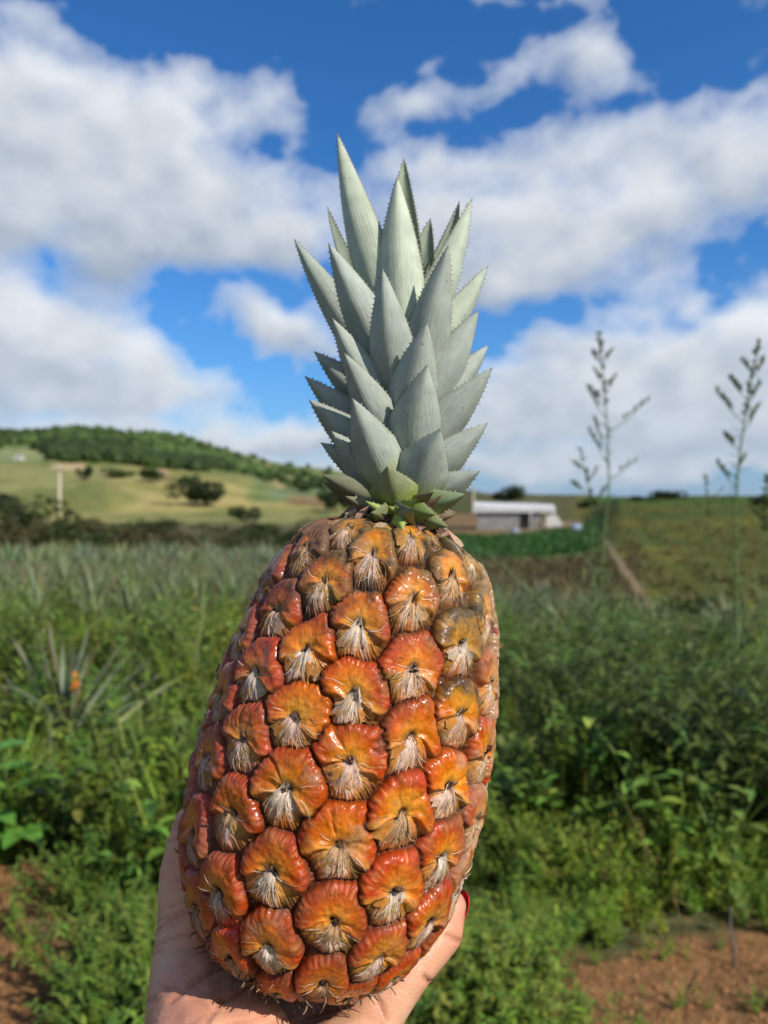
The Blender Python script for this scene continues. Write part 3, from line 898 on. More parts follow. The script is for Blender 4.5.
tree(88, 480, 230, 14, 16, 'small dark tree beside the orange bare patch on the hill foot', base=DK, seed=4)
tree(190, 488, 240, 22, 16, 'dark tree standing just above the large round tree', base=(.04, .065, .018), seed=5)
tree(150, 482, 240, 34, 14, 'wide low green tree at the upper edge of the pale field', base=(.045, .075, .02), seed=6)
tree(122, 478, 240, 30, 12, 'low mid green tree left along the upper edge of the pale field', base=(.06, .10, .025), seed=7)
tree(336, 512, 150, 30, 30, 'dark tree half hidden behind the pineapple crown base', base=DK, seed=8)
tree(300, 492, 260, 22, 12, 'small bushy tree at the right end of the far field', base=(.05, .09, .02), seed=9)
tree(512, 497, 190, 24, 23, 'taller dark tree behind the shed roof', base=DK, seed=10, lobes=5)
tree(497, 498, 195, 16, 14, 'shorter dark tree left of the tall one behind the shed', base=DK, seed=11, lobes=4)
tree(668, 499, 98, 28, 12, 'low round dark bush on the ridge of the right slope', 'bush', 'bush', base=DK, seed=12, trunk=False)
tree(590, 502, 130, 26, 10, 'dark bush on the ridge behind the thin weed stalks', 'bush', 'bush', base=DK, seed=13, trunk=False)
tree(640, 501, 98, 22, 6, 'flat low bush on the ridge left of the round one', 'bush', 'bush', base=DK, seed=14, trunk=False)
tree(765, 505, 90, 26, 14, 'dark bush on the ridge at the right edge', 'bush', 'bush', base=DK, seed=15, trunk=False)
tree(575, 620, 14, 60, 30, 'low dark bush behind the weeds at the start of the grey strip', 'bush', 'bush', base=(.03, .055, .02), seed=16, trunk=False)
tree(700, 612, 22, 50, 22, 'low bush beside the dirt path on the right', 'bush', 'bush', base=(.045, .065, .02), seed=17, trunk=False)
# hedge band beyond the field
hb = [(-40, 545, 70, 120, 60), (15, 548, 62, 70, 38), (60, 548, 62, 60, 30), (5, 528, 90, 90, 34), (100, 546, 64, 60, 26), (140, 548, 62, 60, 24), (180, 548, 62, 60, 24), (225, 550, 60, 60, 22),
      (265, 548, 62, 50, 20), (300, 548, 62, 50, 26), (80, 533, 90, 60, 18), (160, 533, 90, 60, 16), (255, 535, 86, 70, 16), (120, 556, 50, 40, 18), (200, 557, 50, 40, 16), (330, 545, 70, 60, 34)]
for i, (a, b, hn, w, h) in enumerate(hb):
    tree(a, b, hn, w, h, 'dark green bush in the hedge band beyond the pineapple field', 'bush', 'bush', 'bushes of the hedge band', base=[(.040, .058, .014), (.055, .065, .018), (.085, .075, .03)][(i * 2 + i // 3) % 3], seed=20 + i % 3, trunk=False, lobes=9, leaf=.08)
tree(0, 520, 110, 70, 30, 'dark tall thicket tree at the left edge above the hedge band', base=DK, seed=33)

# forest on the hill: one mass
kf = Kit(); nf = 0
ico = None
for i in range(5200):
    pxv = rng.uniform(-220, 330); Yv = rng.uniform(285, 640)
    xv = (pxv - CX) / F_PX * Yv
    zv = float(terrain_z(xv, Yv)); _, pyv, _ = project(xv, Yv, zv)
    den = fbm(np.array([xv / 45., Yv / 60., 3.]), 3, 8) + rng.normal(0, .045)
    cyl = 438 if pxv < 60 else 443 + (pxv - 60) * .15
    wd_ = 7 if pxv < 50 else 16 * (1 - float(sstep(165, 232, pxv)))
    ns_ = fbm(np.array([xv / 20., Yv / 28., 1.]), 3, 28) - .5
    inn = abs(pyv - cyl) + 40 * ns_ + rng.normal(0, 2.0) < wd_
    thin_ = rng.random() < (.06 if pyv < 462 else .03)
    keep = (inn or thin_) and not (0 < pxv < 36 and 444 < pyv < 470)
    if not keep: continue
    s = rng.uniform(1.5, 3.6) if inn else rng.uniform(.8, 2.2)
    n1, n2 = 6, 8
    th = np.linspace(0, 2 * np.pi, n2, endpoint=False); ph = np.linspace(0.05, np.pi * .75, n1)
    D = np.stack([np.sin(ph)[:, None] * np.cos(th), np.sin(ph)[:, None] * np.sin(th), np.broadcast_to(np.cos(ph)[:, None], (n1, n2))], -1)
    rr = s * (.65 + .7 * vnoise(D * 2.1 + i * 3.1))
    cc = np.array([.040, .066, .017]) * rng.uniform(.6, 1.4) * (1.0 + 1.0 * sstep(.45, .62, fbm(np.array([xv / 70., Yv / 50., 9.]), 2, 18)))
    kf.add((D * rr[..., None] + [xv, Yv, zv + s * .5]).reshape(-1, 3), grid_faces(n1, n2, wrap=True), cc)
tag(kf.obj('forest', M_FOL, smooth=False), 'dark green wood covering the upper slope of the far hill', 'forest', kind='stuff')

# crop and brush tufts on the right slope, brown weeds in the dip, green crop
def tufts_zone(name, n, pxr, Yr, hgt, base, label, cat, dry=.2, cond=None):
    ts = [tuft(1.0, 9, base, .10, 1.0, dry) for _ in range(5)]
    Y = rng.uniform(Yr[0] ** .5, Yr[1] ** .5, n) ** 2; pxv = rng.uniform(*pxr, n); X = (pxv - CX) / F_PX * Y
    Z = terrain_z(X, Y)
    if cond is not None:
        _, pyv, _ = project(X, Y, Z); m_ = cond(pxv, pyv, X, Y); X, Y, Z = X[m_], Y[m_], Z[m_]
    pos = np.stack([X, Y, Z], 1)
    return sc(name, ts, pos, hgt * .6, hgt * 1.3, label, cat, None, M_LEAF, .1)
offtrack = lambda p_, q_: np.abs(p_ - np.interp(q_, [525, 540, 560, 580, 600, 618, 632], [588, 604, 618, 630, 643, 658, 690])) > np.interp(q_, [525, 620], [4, 11])
tufts_zone('slope_scrub', 9000, (585, 900), (19, 96), .34, (.115, .120, .022), 'olive and yellow low scrub covering the right hand slope', 'scrub', .25,
           lambda p_, q_, X, Y: offtrack(p_, q_) & (np.sin((X * .9 - Y * .22) * 3.2) < .25))
tufts_zone('brown_weeds', 2600, (465, 640), (19, 48), .5, (.12, .10, .04), 'brownish dry weeds in the dip below the shed', 'weeds', .4, lambda p_, q_, X, Y: offtrack(p_, q_))
tufts_zone('green_crop', 4000, (380, 600), (52, 96), .6, (.055, .145, .028), 'bright green crop strip in front of the shed', 'crop', .02)
tufts_zone('field_edge_grass', 1500, (-120, 480), (33, 58), .55, (.10, .14, .04), 'rough grass between the pineapple field and the hedge', 'grass', .2)

# ------------------------------------------------------------------ shed, pole, small far things
def box(k, x0, x1, y0, y1, z0, z1, colr):
    V = np.array([(x, y, z) for x in (x0, x1) for y in (y0, y1) for z in (z0, z1)], float)
    k.add(V, np.array([[0, 1, 3, 2], [4, 6, 7, 5], [0, 4, 5, 1], [2, 3, 7, 6], [0, 2, 6, 4], [1, 5, 7, 3]]), colr)
M_WALL = plain_mat('shed_wall', (.30, .29, .28), .9, 1.2, .5)
M_ROOF = plain_mat('shed_roof', (.66, .66, .66), .6, .8, .18)
M_WHITE = plain_mat('white_paint', (.70, .70, .66), .7, 3, .1)
M_DARK = plain_mat('dark_opening', (.03, .03, .03), .9, 3, .1)
sx_, sy_, sz_ = place_at(515, 529, 108)
shed = empty('shed', (sx_, sy_, sz_)); shed.rotation_euler.z = R(-9)
tag(shed, 'long low grey shed with white sheet roof at the foot of the ridge', 'shed')
u_ = sy_ / F_PX   # metres per photo pixel here
Wd, Hs = 78 * u_, 28 * u_
k = Kit(); box(k, -Wd / 2 + .3, Wd / 2 - 2.2, -.12, 0, -1, Hs - 1.2, (1, 1, 1)); box(k, -Wd / 2 + .3, Wd / 2 - 2.2, 4.6, 4.72, -1, Hs - .2, (1, 1, 1))
box(k, -Wd / 2 + .18, -Wd / 2 + .3, -.12, 4.72, -1, Hs - 1.2, (1, 1, 1)); box(k, Wd / 2 - 2.2, Wd / 2 - 2.08, 0.02, 4.72, -1, Hs - 1.3, (1, 1, 1))
k.obj('wall', M_WALL, shed, False)
k = Kit()
nx = 60
xs_ = np.linspace(-Wd / 2 - .3, Wd / 2 + .1, nx); cor = .05 * np.sin(np.arange(nx) * 2.0)
Vv = []
for yy, zz in ((-.45, Hs - 1.0), (5.1, Hs - .35)):
    for th_ in (0, -.10):
        Vv.append(np.stack([xs_, np.full(nx, yy), zz + cor + th_ - (xs_ * .035)], 1))
V = np.concatenate([Vv[0], Vv[2], Vv[3], Vv[1]])
k.add(V, np.concatenate([grid_faces(4, nx), np.stack([np.arange(nx - 1) + 3 * nx, np.arange(nx - 1) + 3 * nx + 1, np.arange(nx - 1) + 1, np.arange(nx - 1)], 1)]), (1, 1, 1))
k.obj('roof', M_ROOF, shed, False)
k = Kit(); box(k, -Wd / 2 - .28, Wd / 2 + .05, -.56, -.48, Hs - 1.7, Hs - 1.0, (1, 1, 1)); k.obj('fascia', M_ROOF, shed, False)
k = Kit(); box(k, Wd * .06, Wd * .06 + 2.0, -.16, -.13, -.2, Hs - 1.9, (1, 1, 1)); k.obj('doorway', M_DARK, shed, False)
for i, wx in enumerate((Wd / 2 - .25, Wd / 2 - 3.6)):
    k = Kit(); tube(k, [(wx, -.6, -1), (wx, -.6, Hs - 1.5)], .09, (1, 1, 1), 6); k.obj('post', M_WHITE, shed, True)
# slanted white end panel
k = Kit()
V = np.array([(Wd / 2 - 1.3, -.75, -.3), (Wd / 2 + 2.0, -.75, -.9), (Wd / 2 + .3, -.75, Hs - 2.15), (Wd / 2 - 1.3, -.75, Hs - 2.15)])
V = np.vstack([V, V + [0, .12, 0]])
k.add(V, np.array([[0, 1, 2, 3], [7, 6, 5, 4], [0, 4, 5, 1], [1, 5, 6, 2], [2, 6, 7, 3], [3, 7, 4, 0]]), (1, 1, 1)); k.obj('end_panel', M_WHITE, shed, False)

def heap(name, px_, py_, hint, wpx, hpx, colr, label, cat):
    x_, y_, z_ = place_at(px_, py_, hint); w = wpx / F_PX * y_; h = hpx / F_PX * y_
    n1, n2 = 14, 24
    th = np.linspace(0, 2 * np.pi, n2, endpoint=False); ph = np.linspace(0.02, np.pi * .62, n1)
    D = np.stack([np.sin(ph)[:, None] * np.cos(th), np.sin(ph)[:, None] * np.sin(th), np.broadcast_to(np.cos(ph)[:, None], (n1, n2))], -1)
    D = np.sign(D) * np.abs(D) ** .7
    rr = .9 + .3 * vnoise(D * 2.3 + px_)
    o = mesh_obj(name, (D * rr[..., None] * [w / 2, w / 2, h]).reshape(-1, 3), grid_faces(n1, n2, wrap=True), plain_mat(name + '_sheet', colr, .5, 3, .2), None, True)
    o.location = (x_, y_, z_ - .05)
    tag(o, label, cat)
heap('tarp_heap', 577, 531, 100, 11, 7, (.32, .42, .55), 'pale blue sheeted heap on the ground right of the shed', 'tarp')
heap('feed_sack', 748, 641, 13, 9, 7, (.62, .64, .68), 'small pale sack lying beside the dirt path at right', 'sack')
heap('rubbish_pile', 515, 533, 100, 8, 5, (.26, .31, .36), 'small grey blue pile against the front wall of the shed', 'pile')
# utility poles
def pole(px_, py0, py1, hint, wpx, label, arm=True):
    x_, y_, z_ = place_at(px_, py0, hint)
    h = (py0 - py1) / F_PX * y_; r_ = wpx / F_PX * y_ / 2
    root = empty('utility_pole', (x_, y_, z_)); tag(root, label, 'pole')
    k = Kit(); tube(k, [(0, 0, -.3), (.02 * h, 0, h)], [r_ * 1.25, r_ * .8], (.50, .44, .33), 8); k.obj('post', M_BARK, root)
    k = Kit(); box(k, -h * .10, h * .12, -r_ * 1.4, -r_ * .9, h * .92, h * .95, (.35, .3, .24)); k.obj('crossarm', M_BARK, root, False)
pole(59, 514, 466, 122, 3.4, 'pale leaning concrete pole in front of the hill at left')
pole(473, 512, 486, 130, 2.2, 'slim pale pole left of the shed')
# tiny farmhouse on the far hill foot
hx, hy, hz = place_at(18, 460, 380)
hs_ = empty('farmhouse', (hx, hy, hz)); hs_.scale = (.62, .62, .62); tag(hs_, 'tiny pale farmhouse at the foot of the wooded hill on the left', 'house')
k = Kit(); box(k, -2.4, 2.4, 0, 4, -2, 1.9, (1, 1, 1)); k.obj('wall', M_WHITE, hs_, False)
k = Kit(); V = np.array([(-2.8, -.4, 1.9), (2.8, -.4, 1.9), (2.8, 4.4, 1.9), (-2.8, 4.4, 1.9), (-2.8, 2, 3.1), (2.8, 2, 3.1)])
k.add(V, np.array([[0, 1, 5, 4], [2, 3, 4, 5]]), (1, 1, 1)); k.f3.append(np.array([[0, 4, 3], [1, 2, 5]])); k.obj('roof', plain_mat('house_roof', (.45, .40, .36), .8), hs_, False)
k = Kit(); box(k, -.4, .4, -.06, -.02, 0, 1.9, (1, 1, 1)); k.obj('door', M_DARK, hs_, False)

# ================================================================== THE PINEAPPLE
FA = np.array([-0.03419166, -0.17119414, 0.285]); FB = np.array([0.00668327, -0.00375975, 0.315])
FX = FB - FA; FLEN = np.linalg.norm(FX); FX = FX / FLEN
E1 = np.cross(FX, [0, 0, 1.]); E1 /= np.linalg.norm(E1); E2 = np.cross(FX, E1)
KT = np.array([0, .03, .1, .22, .4, .6, .78, .92, 1.0])
KR = np.array([.012, .0333, .0444, .0532, .0565, .0545, .0487, .0401, .012])
tt = np.linspace(0, 1, 2400)
rr0 = np.interp(tt, KT, KR)
SS = np.concatenate([[0], np.cumsum(np.hypot(np.diff(tt) * FLEN, np.diff(rr0)))])
STOT = SS[-1]
# smooth profile by arc length, closing at both ends
sg = np.linspace(-.012, STOT + .012, 1200)
zz = np.interp(sg, SS, tt * FLEN); r_ = np.interp(sg, SS, rr0)
r_ = np.where(sg < 0, .012 + sg, np.where(sg > STOT, .012 - (sg - STOT), r_))
ker = np.exp(-.5 * (np.arange(-60, 61) * (sg[1] - sg[0]) / .0055) ** 2); ker /= ker.sum()
def smo(a):
    ap = np.concatenate([np.full(60, a[0]), a, np.full(60, a[-1])]); return np.convolve(ap, ker, 'valid')
zz = smo(zz); r_ = np.maximum(smo(r_), 1e-5); r_[0] = r_[-1] = 1e-5
NV, NU = 820, 1160
sv = np.linspace(sg[0], sg[-1], NV); zv = np.interp(sv, sg, zz); rv = np.interp(sv, sg, r_)
rb = np.maximum(rv - .0034, rv * .35)
# non-uniform in angle: finer on the side that faces the holder (90 deg)
uu = np.linspace(0, 2 * np.pi, NU, endpoint=False)
TH = uu - .42 * np.sin(2 * (uu - np.pi / 2)) * .5 - .25 * np.sin(uu - np.pi / 2)
TH = np.mod(TH, 2 * np.pi); o_ = np.argsort(TH); TH = TH[o_]
dz = np.gradient(zv, sv); dr = np.gradient(rv, sv); nl = np.hypot(dz, dr)
nr_, nz_ = dz / nl, -dr / nl          # outward normal components (radial, axial)
def fruit_pt(theta, s, h):
    """camera-frame point at angle, arc length, height above skin"""
    z = np.interp(s, sv, zv); r = np.interp(s, sv, rb); a = np.interp(s, sv, nr_); b = np.interp(s, sv, nz_)
    rad = r + a * h; ax = z + b * h
    return FA + ax[..., None] * FX + rad[..., None] * (np.cos(theta)[..., None] * E1 + np.sin(theta)[..., None] * E2)

# eyes: spiral lattice
la, lb = np.array([22.9, 10.95]), np.array([-19.24, 12.32]); l0 = np.array([96.2, 153.6])
meas = [(102.2,179.4,1,1),(81.8,193.7,1,2),(59.5,177.2,0,2),(114.8,165.5,1,0),(79.2,163.3,0,1),(100,150.4,0,0),(115.5,136.7,0,-1),(73,142.1,-1,0),(50.5,154.8,-1,1),(93.5,129.6,-1,-1),
        (110.8,117.3,-1,-2),(49.5,130.8,-2,0),(87.5,112.6,-2,-2),(68.8,119.6,-2,-1),(23.2,143.3,-2,1),(109.2,68.3,-3,-4),(85.8,83.9,-3,-3),(106.8,97.1,-2,-3),(79.2,60,-4,-4),(69.5,95.6,-3,-2),
        (53.2,105.3,-3,-1),(42,84.5,-4,-2),(61.3,73.9,-4,-3),(135,126.9,0,-2),(128.2,57.2,-3,-5),(128.8,107.9,-1,-3),(125.7,84.2,-2,-4)]
meas = np.array(meas, float)
mb = l0 + meas[:, 2:3] * la + meas[:, 3:4] * lb; mres = meas[:, :2] - mb
eyes = {}
for j in range(-40, 40):
    for k_ in range(-40, 40):
        th_, s_ = l0 + j * la + k_ * lb
        if not (-4 < s_ < STOT * 1000 + 1): continue
        if not (-90 <= th_ < 270): continue
        key = (round((th_ % 360) / 4), round(s_ / 3))
        q = np.array([th_, s_])
        d = (mb - q) * [1.0, 1.0]; w = np.exp(-.5 * (d ** 2).sum(1) / 15. ** 2)
        q = q + (w[:, None] * mres).sum(0) / (w.sum() + .15)
        dup = False
        for e in eyes.values():
            da = abs((e[0] - q[0] + 180) % 360 - 180)
            if da < 12 and abs(e[1] - q[1]) < 7.5: dup = True
        if not dup: eyes[(j, k_)] = q
EY = np.array(list(eyes.values()))
er = np.random.default_rng(11)
H = np.zeros((NV, NU)); OWN = np.full((NV, NU), -1, np.int32)
H = np.full((NV, NU), -.0016); H2 = np.full((NV, NU), -.0016)
LU = np.zeros((NV, NU), np.float32); LV = np.zeros((NV, NU), np.float32)
eyepar = []
for i, (et, es) in enumerate(EY):
    eyepar.append(dict(ph=er.uniform(0, 6.28), sc=er.uniform(.94, 1.06), cl=[er.uniform(-75, -25), er.uniform(25, 75)], lob=er.uniform(.7, 1.15), nr=er.integers(27, 37), tw=er.normal(0, .09),
                       hgt=er.uniform(.85, 1.12), r=er.random(8), wob=[er.normal(0, .07), er.uniform(0, 6), er.random(), er.normal(0, .07), er.uniform(0, 6), er.random()]))
def eye_height(u, v, p):
    """mm above skin"""
    u, v = u * math.cos(p['tw']) - v * math.sin(p['tw']), u * math.sin(p['tw']) + v * math.cos(p['tw'])
    w1 = p['wob']
    u, v = u * .98 + w1[0] * np.sin(v * 2.6 + w1[1]) + .05 * np.sin(v * 6 + w1[2] * 3), v + w1[3] * np.sin(u * 2.4 + w1[4]) + .05 * np.sin(u * 7 + w1[5] * 3)
    rho = np.hypot(u, v) + 1e-6
    phi = np.degrees(np.arctan2(u, v))
    ap = np.abs(phi)
    R0 = (1.03 + .04 * np.cos(np.radians(phi * 3 + p['ph'] * 20)) + .05 * sstep(40, 90, ap)) * p['sc']
    q = rho / R0
    g = np.where(q < .70, .52 + .48 * np.sin(np.clip(q / .70, 0, 1) * np.pi / 2), np.clip(1 - np.clip((q - .70) / .34, 0, 1) ** 2.4, 0, 1) ** .5)
    edge = 108 + 16 * p['r'][0] + 16 * (1 - q)
    mask = 1 - sstep(edge - 14, edge + 6, ap)
    rib = np.cos(np.radians(phi) * p['nr'] + 1.2 * np.sin(np.radians(phi * 2) + p['ph'])) * sstep(.78, .92, q) * (1 - sstep(.99, 1.05, q)) * (.4 + .9 * vnoise(np.stack([phi / 30., q * 0 + p['ph'], q * 0], -1), 57))
    inner = np.cos(np.radians(phi) * p['nr'] * 1.0 + 1.2 * np.sin(np.radians(phi * 2) + p['ph'])) * sstep(.15, .4, q) * (1 - sstep(.4, .7, q))
    cl = sum(np.exp(-((phi - c_) / 7.) ** 2) for c_ in p['cl']) * sstep(.12, .5, q) * .6
    up = 3.9 * p['hgt'] * g + .20 * rib * p['lob'] + .0 * inner - cl * p['lob'] * (.9 if p['r'][6] > .72 else .12)
    up = up * mask
    # low dome over the whole cell; the scale region below the pit is nearly as high as the pad
    dome = 2.75 * np.clip(1 - (rho / 1.38) ** 2.3, 0, 1)
    ridge = .55 * np.exp(-(u / (.16 + .30 * np.clip(-v, 0, 1))) ** 2) * sstep(.0, .25, -v) * (1 - sstep(.7, 1.15, -v))
    low = dome * (1 - .18 * mask) + ridge
    low = low + (.10 * np.cos(np.radians(phi) * 50 + 3 * np.sin(rho * 4 + p['ph'])) + .10 * np.cos(np.radians(phi) * 23 + p['ph'] * 5)) * sstep(.1, .4, rho) * (ap > 85)
    up = up * 1.08
    k = .45
    h = np.log(np.exp(np.clip(up, -3, 9) / k) + np.exp(np.clip(low, -3, 9) / k)) * k
    h = h - 2.2 * np.exp(-(rho / .12) ** 2) - .5 * np.exp(-((v + .02) / .10) ** 2) * sstep(.05, .3, np.abs(u)) * (1 - sstep(.5, .9, np.abs(u)))
    return h, q, phi, rho, mask
DU = 11.9; DV = 12.4
for i, (et, es) in enumerate(EY):
    p = eyepar[i]
    rows_ = np.where(np.abs(sv * 1000 - es) < DV * 1.5)[0]
    dth = (np.degrees(TH) - et + 180) % 360 - 180
    cols_ = np.where(np.abs(dth) < DU * 1.5)[0]
    if len(rows_) == 0 or len(cols_) == 0: continue
    u = (dth[cols_] / DU)[None, :] * np.ones((len(rows_), 1)); v = ((sv[rows_] * 1000 - es) / DV)[:, None] * np.ones((1, len(cols_)))
    h, q, phi, rho, mask = eye_height(u, v, p)
    rloc = np.clip(np.interp(es / 1000, sv, rb) / .045, .35, 1)
    h = h * rloc
    h = np.where(rho < 1.5, h, -9) * .001
    ix = np.ix_(rows_, cols_)
    cur = H[ix]; m_ = h > cur
    H2[ix] = np.maximum(H2[ix], np.minimum(cur, h))
    cur[m_] = h[m_]; H[ix] = cur
    a = OWN[ix]; a[m_] = i; OWN[ix] = a
    a = LU[ix]; a[m_] = u[m_]; LU[ix] = a
    a = LV[ix]; a[m_] = v[m_]; LV[ix] = a
SG, TG = np.meshgrid(sv, TH, indexing='ij')
PB = fruit_pt(TG, SG, np.zeros_like(SG))
n_f = fbm(PB * 900, 3, 41) - .5
n_m = fbm(PB * 220, 3, 43)
n_l = fbm(PB * 55, 3, 45)
gap = np.clip((H - H2) * 1000, 0, 9)
H = H - .0016 * np.exp(-gap / .75)
H = H + (n_f * .00034 + (n_m - .5) * .0013 + (n_l - .5) * .0018) * np.clip(rb[:, None] / .03, 0, 1)
PF = fruit_pt(TG, SG, H)
# ---- pigment, with some shade and sunlight painted in
own = np.clip(OWN, 0, None); none = OWN < 0
RR = np.array([p['r'] for p in eyepar])[own]         # (NV,NU,8)
PHI = np.degrees(np.arctan2(LU, LV)); AP = np.abs(PHI); RHO = np.hypot(LU, LV)
topness = sstep(.150, .205, SG) 
ORG = c(.66, .160, .004); RED = c(.44, .045, .003); YEL = c(.86, .40, .035); TAN = c(.74, .54, .34); PINK = c(.76, .50, .38)
OLV = c(.17, .145, .025); BRN = c(.11, .055, .02); BLK = c(.028, .030, .026); PIT = c(.05, .028, .014)
base = mixc(np.broadcast_to(ORG, SG.shape + (3,)), RED, np.clip(RR[..., 1] * .55 + sstep(.50, .95, RHO) * .85 + (n_l - .5) * 1.8 - .10, 0, 1))
base = mixc(base, YEL, np.clip((1 - sstep(.12, .62, RHO + (n_m - .5) * .35)) * (.35 + .6 * RR[..., 2]) + topness * .40 + (n_m - .55) * .8, 0, .95))
# paler radial fibres running out from the pit
fib = vnoise(np.stack([PHI / 2.4, RHO * 2.5, own * 1.0], -1), 51)
base = mixc(base, c(.85, .50, .17), sstep(.60, .9, fib) * (1 - sstep(.45, .85, RHO)) * sstep(.08, .2, RHO) * .26)
ribc = vnoise(np.stack([PHI / 3.2, RHO * .6, own * 1.0 + 9], -1), 52)
base = mixc(base, c(.78, .30, .10), sstep(.55, .8, ribc) * sstep(.68, .82, RHO) * (1 - sstep(.92, 1.05, RHO)) * .5)
base = mixc(base, OLV, np.clip(topness * .55 * sstep(.4, .65, n_l) + sstep(.55, .95, RHO) * topness * .9, 0, .8))
# olive / blackened eyes, mostly on the right shoulder
eth = EY[own][..., 0]; ess = EY[own][..., 1] / 1000
rightish = np.exp(-((eth - 40) / 19.) ** 2) * sstep(.085, .11, ess) * (RR[..., 7] < .85)
dark_eye = ((RR[..., 3] < .72) * rightish > .45) | False
dk = dark_eye * sstep(.40, .58, n_l + .18 * RHO)
base = mixc(base, OLV * 1.1, dk * .65); base = mixc(base, BLK, dk * sstep(.50, .60, n_m) * .8)
# scorched and olive mottling round the rims
rim = sstep(.55, .98, RHO) * sstep(.50, .66, n_l * .6 + n_m * .4 + .10 * (RR[..., 5] - .5))
base = mixc(base, BRN * 1.5, rim * .55)
warm = np.clip(fbm(PB * 34 + 3, 3, 91), 0, 1)[..., None]
base = base * (.45 + 1.05 * warm)
base = mixc(base, c(.66, .30, .03), sstep(.56, .70, fbm(PB * 75 + 11, 3, 93)) * .5 * (1 - sstep(.6, .9, RHO)))
# skirt under the pit
sk = sstep(96, 118, AP) * sstep(.05, .18, RHO)
fan = vnoise(np.stack([PHI / 2.2, RHO * 2.2, own * 1.0 + 5], -1), 53)
fan2 = vnoise(np.stack([PHI / 7., RHO * 1.2, own * 1.0 + 3], -1), 54)
skc = mixc(mixc(np.broadcast_to(TAN, SG.shape + (3,)), PINK, RR[..., 4]), c(.74, .60, .45), sstep(.5, .85, fan))
skc = mixc(skc, c(.25, .14, .06), sstep(.62, .9, 1 - fan) * .6)
skc = mixc(skc, YEL * .8, sstep(.5, .75, fan2) * sstep(.35, .8, RHO) * .75)
skc = mixc(skc, ORG * .85, sstep(.55, .95, RHO + (fan2 - .5) * .5) * .85)
side_ = sstep(.16, .34, np.abs(LU) / (.25 + np.clip(-LV, 0, 1.2)) + (fan2 - .5) * .5 - .18)
skc = mixc(skc, mixc(ORG, YEL, fan2) * .85, side_ * .8)
skc = mixc(skc, OLV * 1.2, side_ * sstep(.5, .75, n_l) * .5)
skc = mixc(skc, OLV, topness * sstep(.4, .7, fan2) * .6)
base = mixc(base, skc, sk)
corner = sstep(.30, .62, np.abs(LU)) * sstep(.30, .62, -LV) 
base = mixc(base, c(.10, .055, .015), corner * (.35 + .6 * sstep(.4, .6, n_m)))
base = mixc(base, c(.34, .23, .05), sstep(.16, .36, np.abs(LU)) * sstep(.15, .45, -LV) * sstep(.60, .85, fan) * .6)
base = mixc(base, PIT, np.exp(-(RHO / (.15 + .06 * RR[..., 5])) ** 2) * .95)
base = mixc(base, BRN, sstep(.5, .75, n_m) * np.exp(-((RHO - .17) / .10) ** 2) * .7)
# creases between eyes: dark red-brown skin, gap shadow painted in
cre = np.exp(-gap / (.40 + .55 * n_l * n_m * 2))
base = mixc(base, c(.13, .026, .006), np.exp(-gap / 1.5) * .80)
base = mixc(base, c(.055, .016, .006), cre * .85)
# dusty bloom and scabs
sc_ = sstep(.60, .78, fbm(PB * 130 + 5, 4, 71)) * sstep(.3, .8, RR[..., 6])
base = mixc(base, c(.36, .26, .17), sc_ * .50)
sh_ = sstep(.135, .185, SG) * sstep(.46, .60, n_m * .5 + n_l * .5 + .06 * RHO)
base = mixc(base, c(.10, .075, .03), sh_ * .60 * sstep(.3, .8, RHO))
base = mixc(base, c(.022, .022, .018), sstep(.58, .68, fbm(PB * 160 + 21, 3, 96)) * sstep(.12, .17, SG) * .7 * sstep(.35, .8, RHO))
leftb = sstep(106, 142, np.degrees(TG))  # left side: purplish bloom plus the shaded side's dimness painted in
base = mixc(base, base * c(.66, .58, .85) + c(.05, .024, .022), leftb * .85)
edge_r = 1 - sstep(14, 46, np.degrees(TG))  # right edge: sunlit paleness painted into the skin colour
base = mixc(base, c(.42, .27, .15), edge_r * (SG > .06) * sstep(.34, .56, n_m + (n_l - .5) * .5) * .8)
base = mixc(base, c(.20, .14, .09), (1 - sstep(.012, .030, SG)) * .85)
base = mixc(base, c(.22, .14, .08), sstep(.203, .212, SG) * .6)
# orange-red patch low left
base = mixc(base, c(.62, .04, .012), np.exp(-((np.degrees(TG) - 122) / 6.) ** 2 - ((SG - .047) / .006) ** 2) * .8)
rough = .18 + .50 * sstep(.40, .62, n_l) + .14 * n_m + sk * .38 + np.exp(-(RHO / .2) ** 2) * .4 + sc_ * .25 + topness * .08
rough = np.clip(rough, .18, .95)
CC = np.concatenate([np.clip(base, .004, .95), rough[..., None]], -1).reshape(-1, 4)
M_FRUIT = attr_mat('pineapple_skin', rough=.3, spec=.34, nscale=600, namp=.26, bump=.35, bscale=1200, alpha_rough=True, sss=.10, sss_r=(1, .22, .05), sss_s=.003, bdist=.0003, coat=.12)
O_F = c2w(FA)
pine = empty('pineapple', O_F)
tag(pine, 'ripe orange-red pineapple with silvery green crown, held upright on a hand', 'pineapple')
PW = c2w(PF) - O_F
fruit = mesh_obj('fruit', PW.reshape(-1, 3), grid_faces(NV, NU, wrap=True, flip=False), M_FRUIT, pine, True, CC)

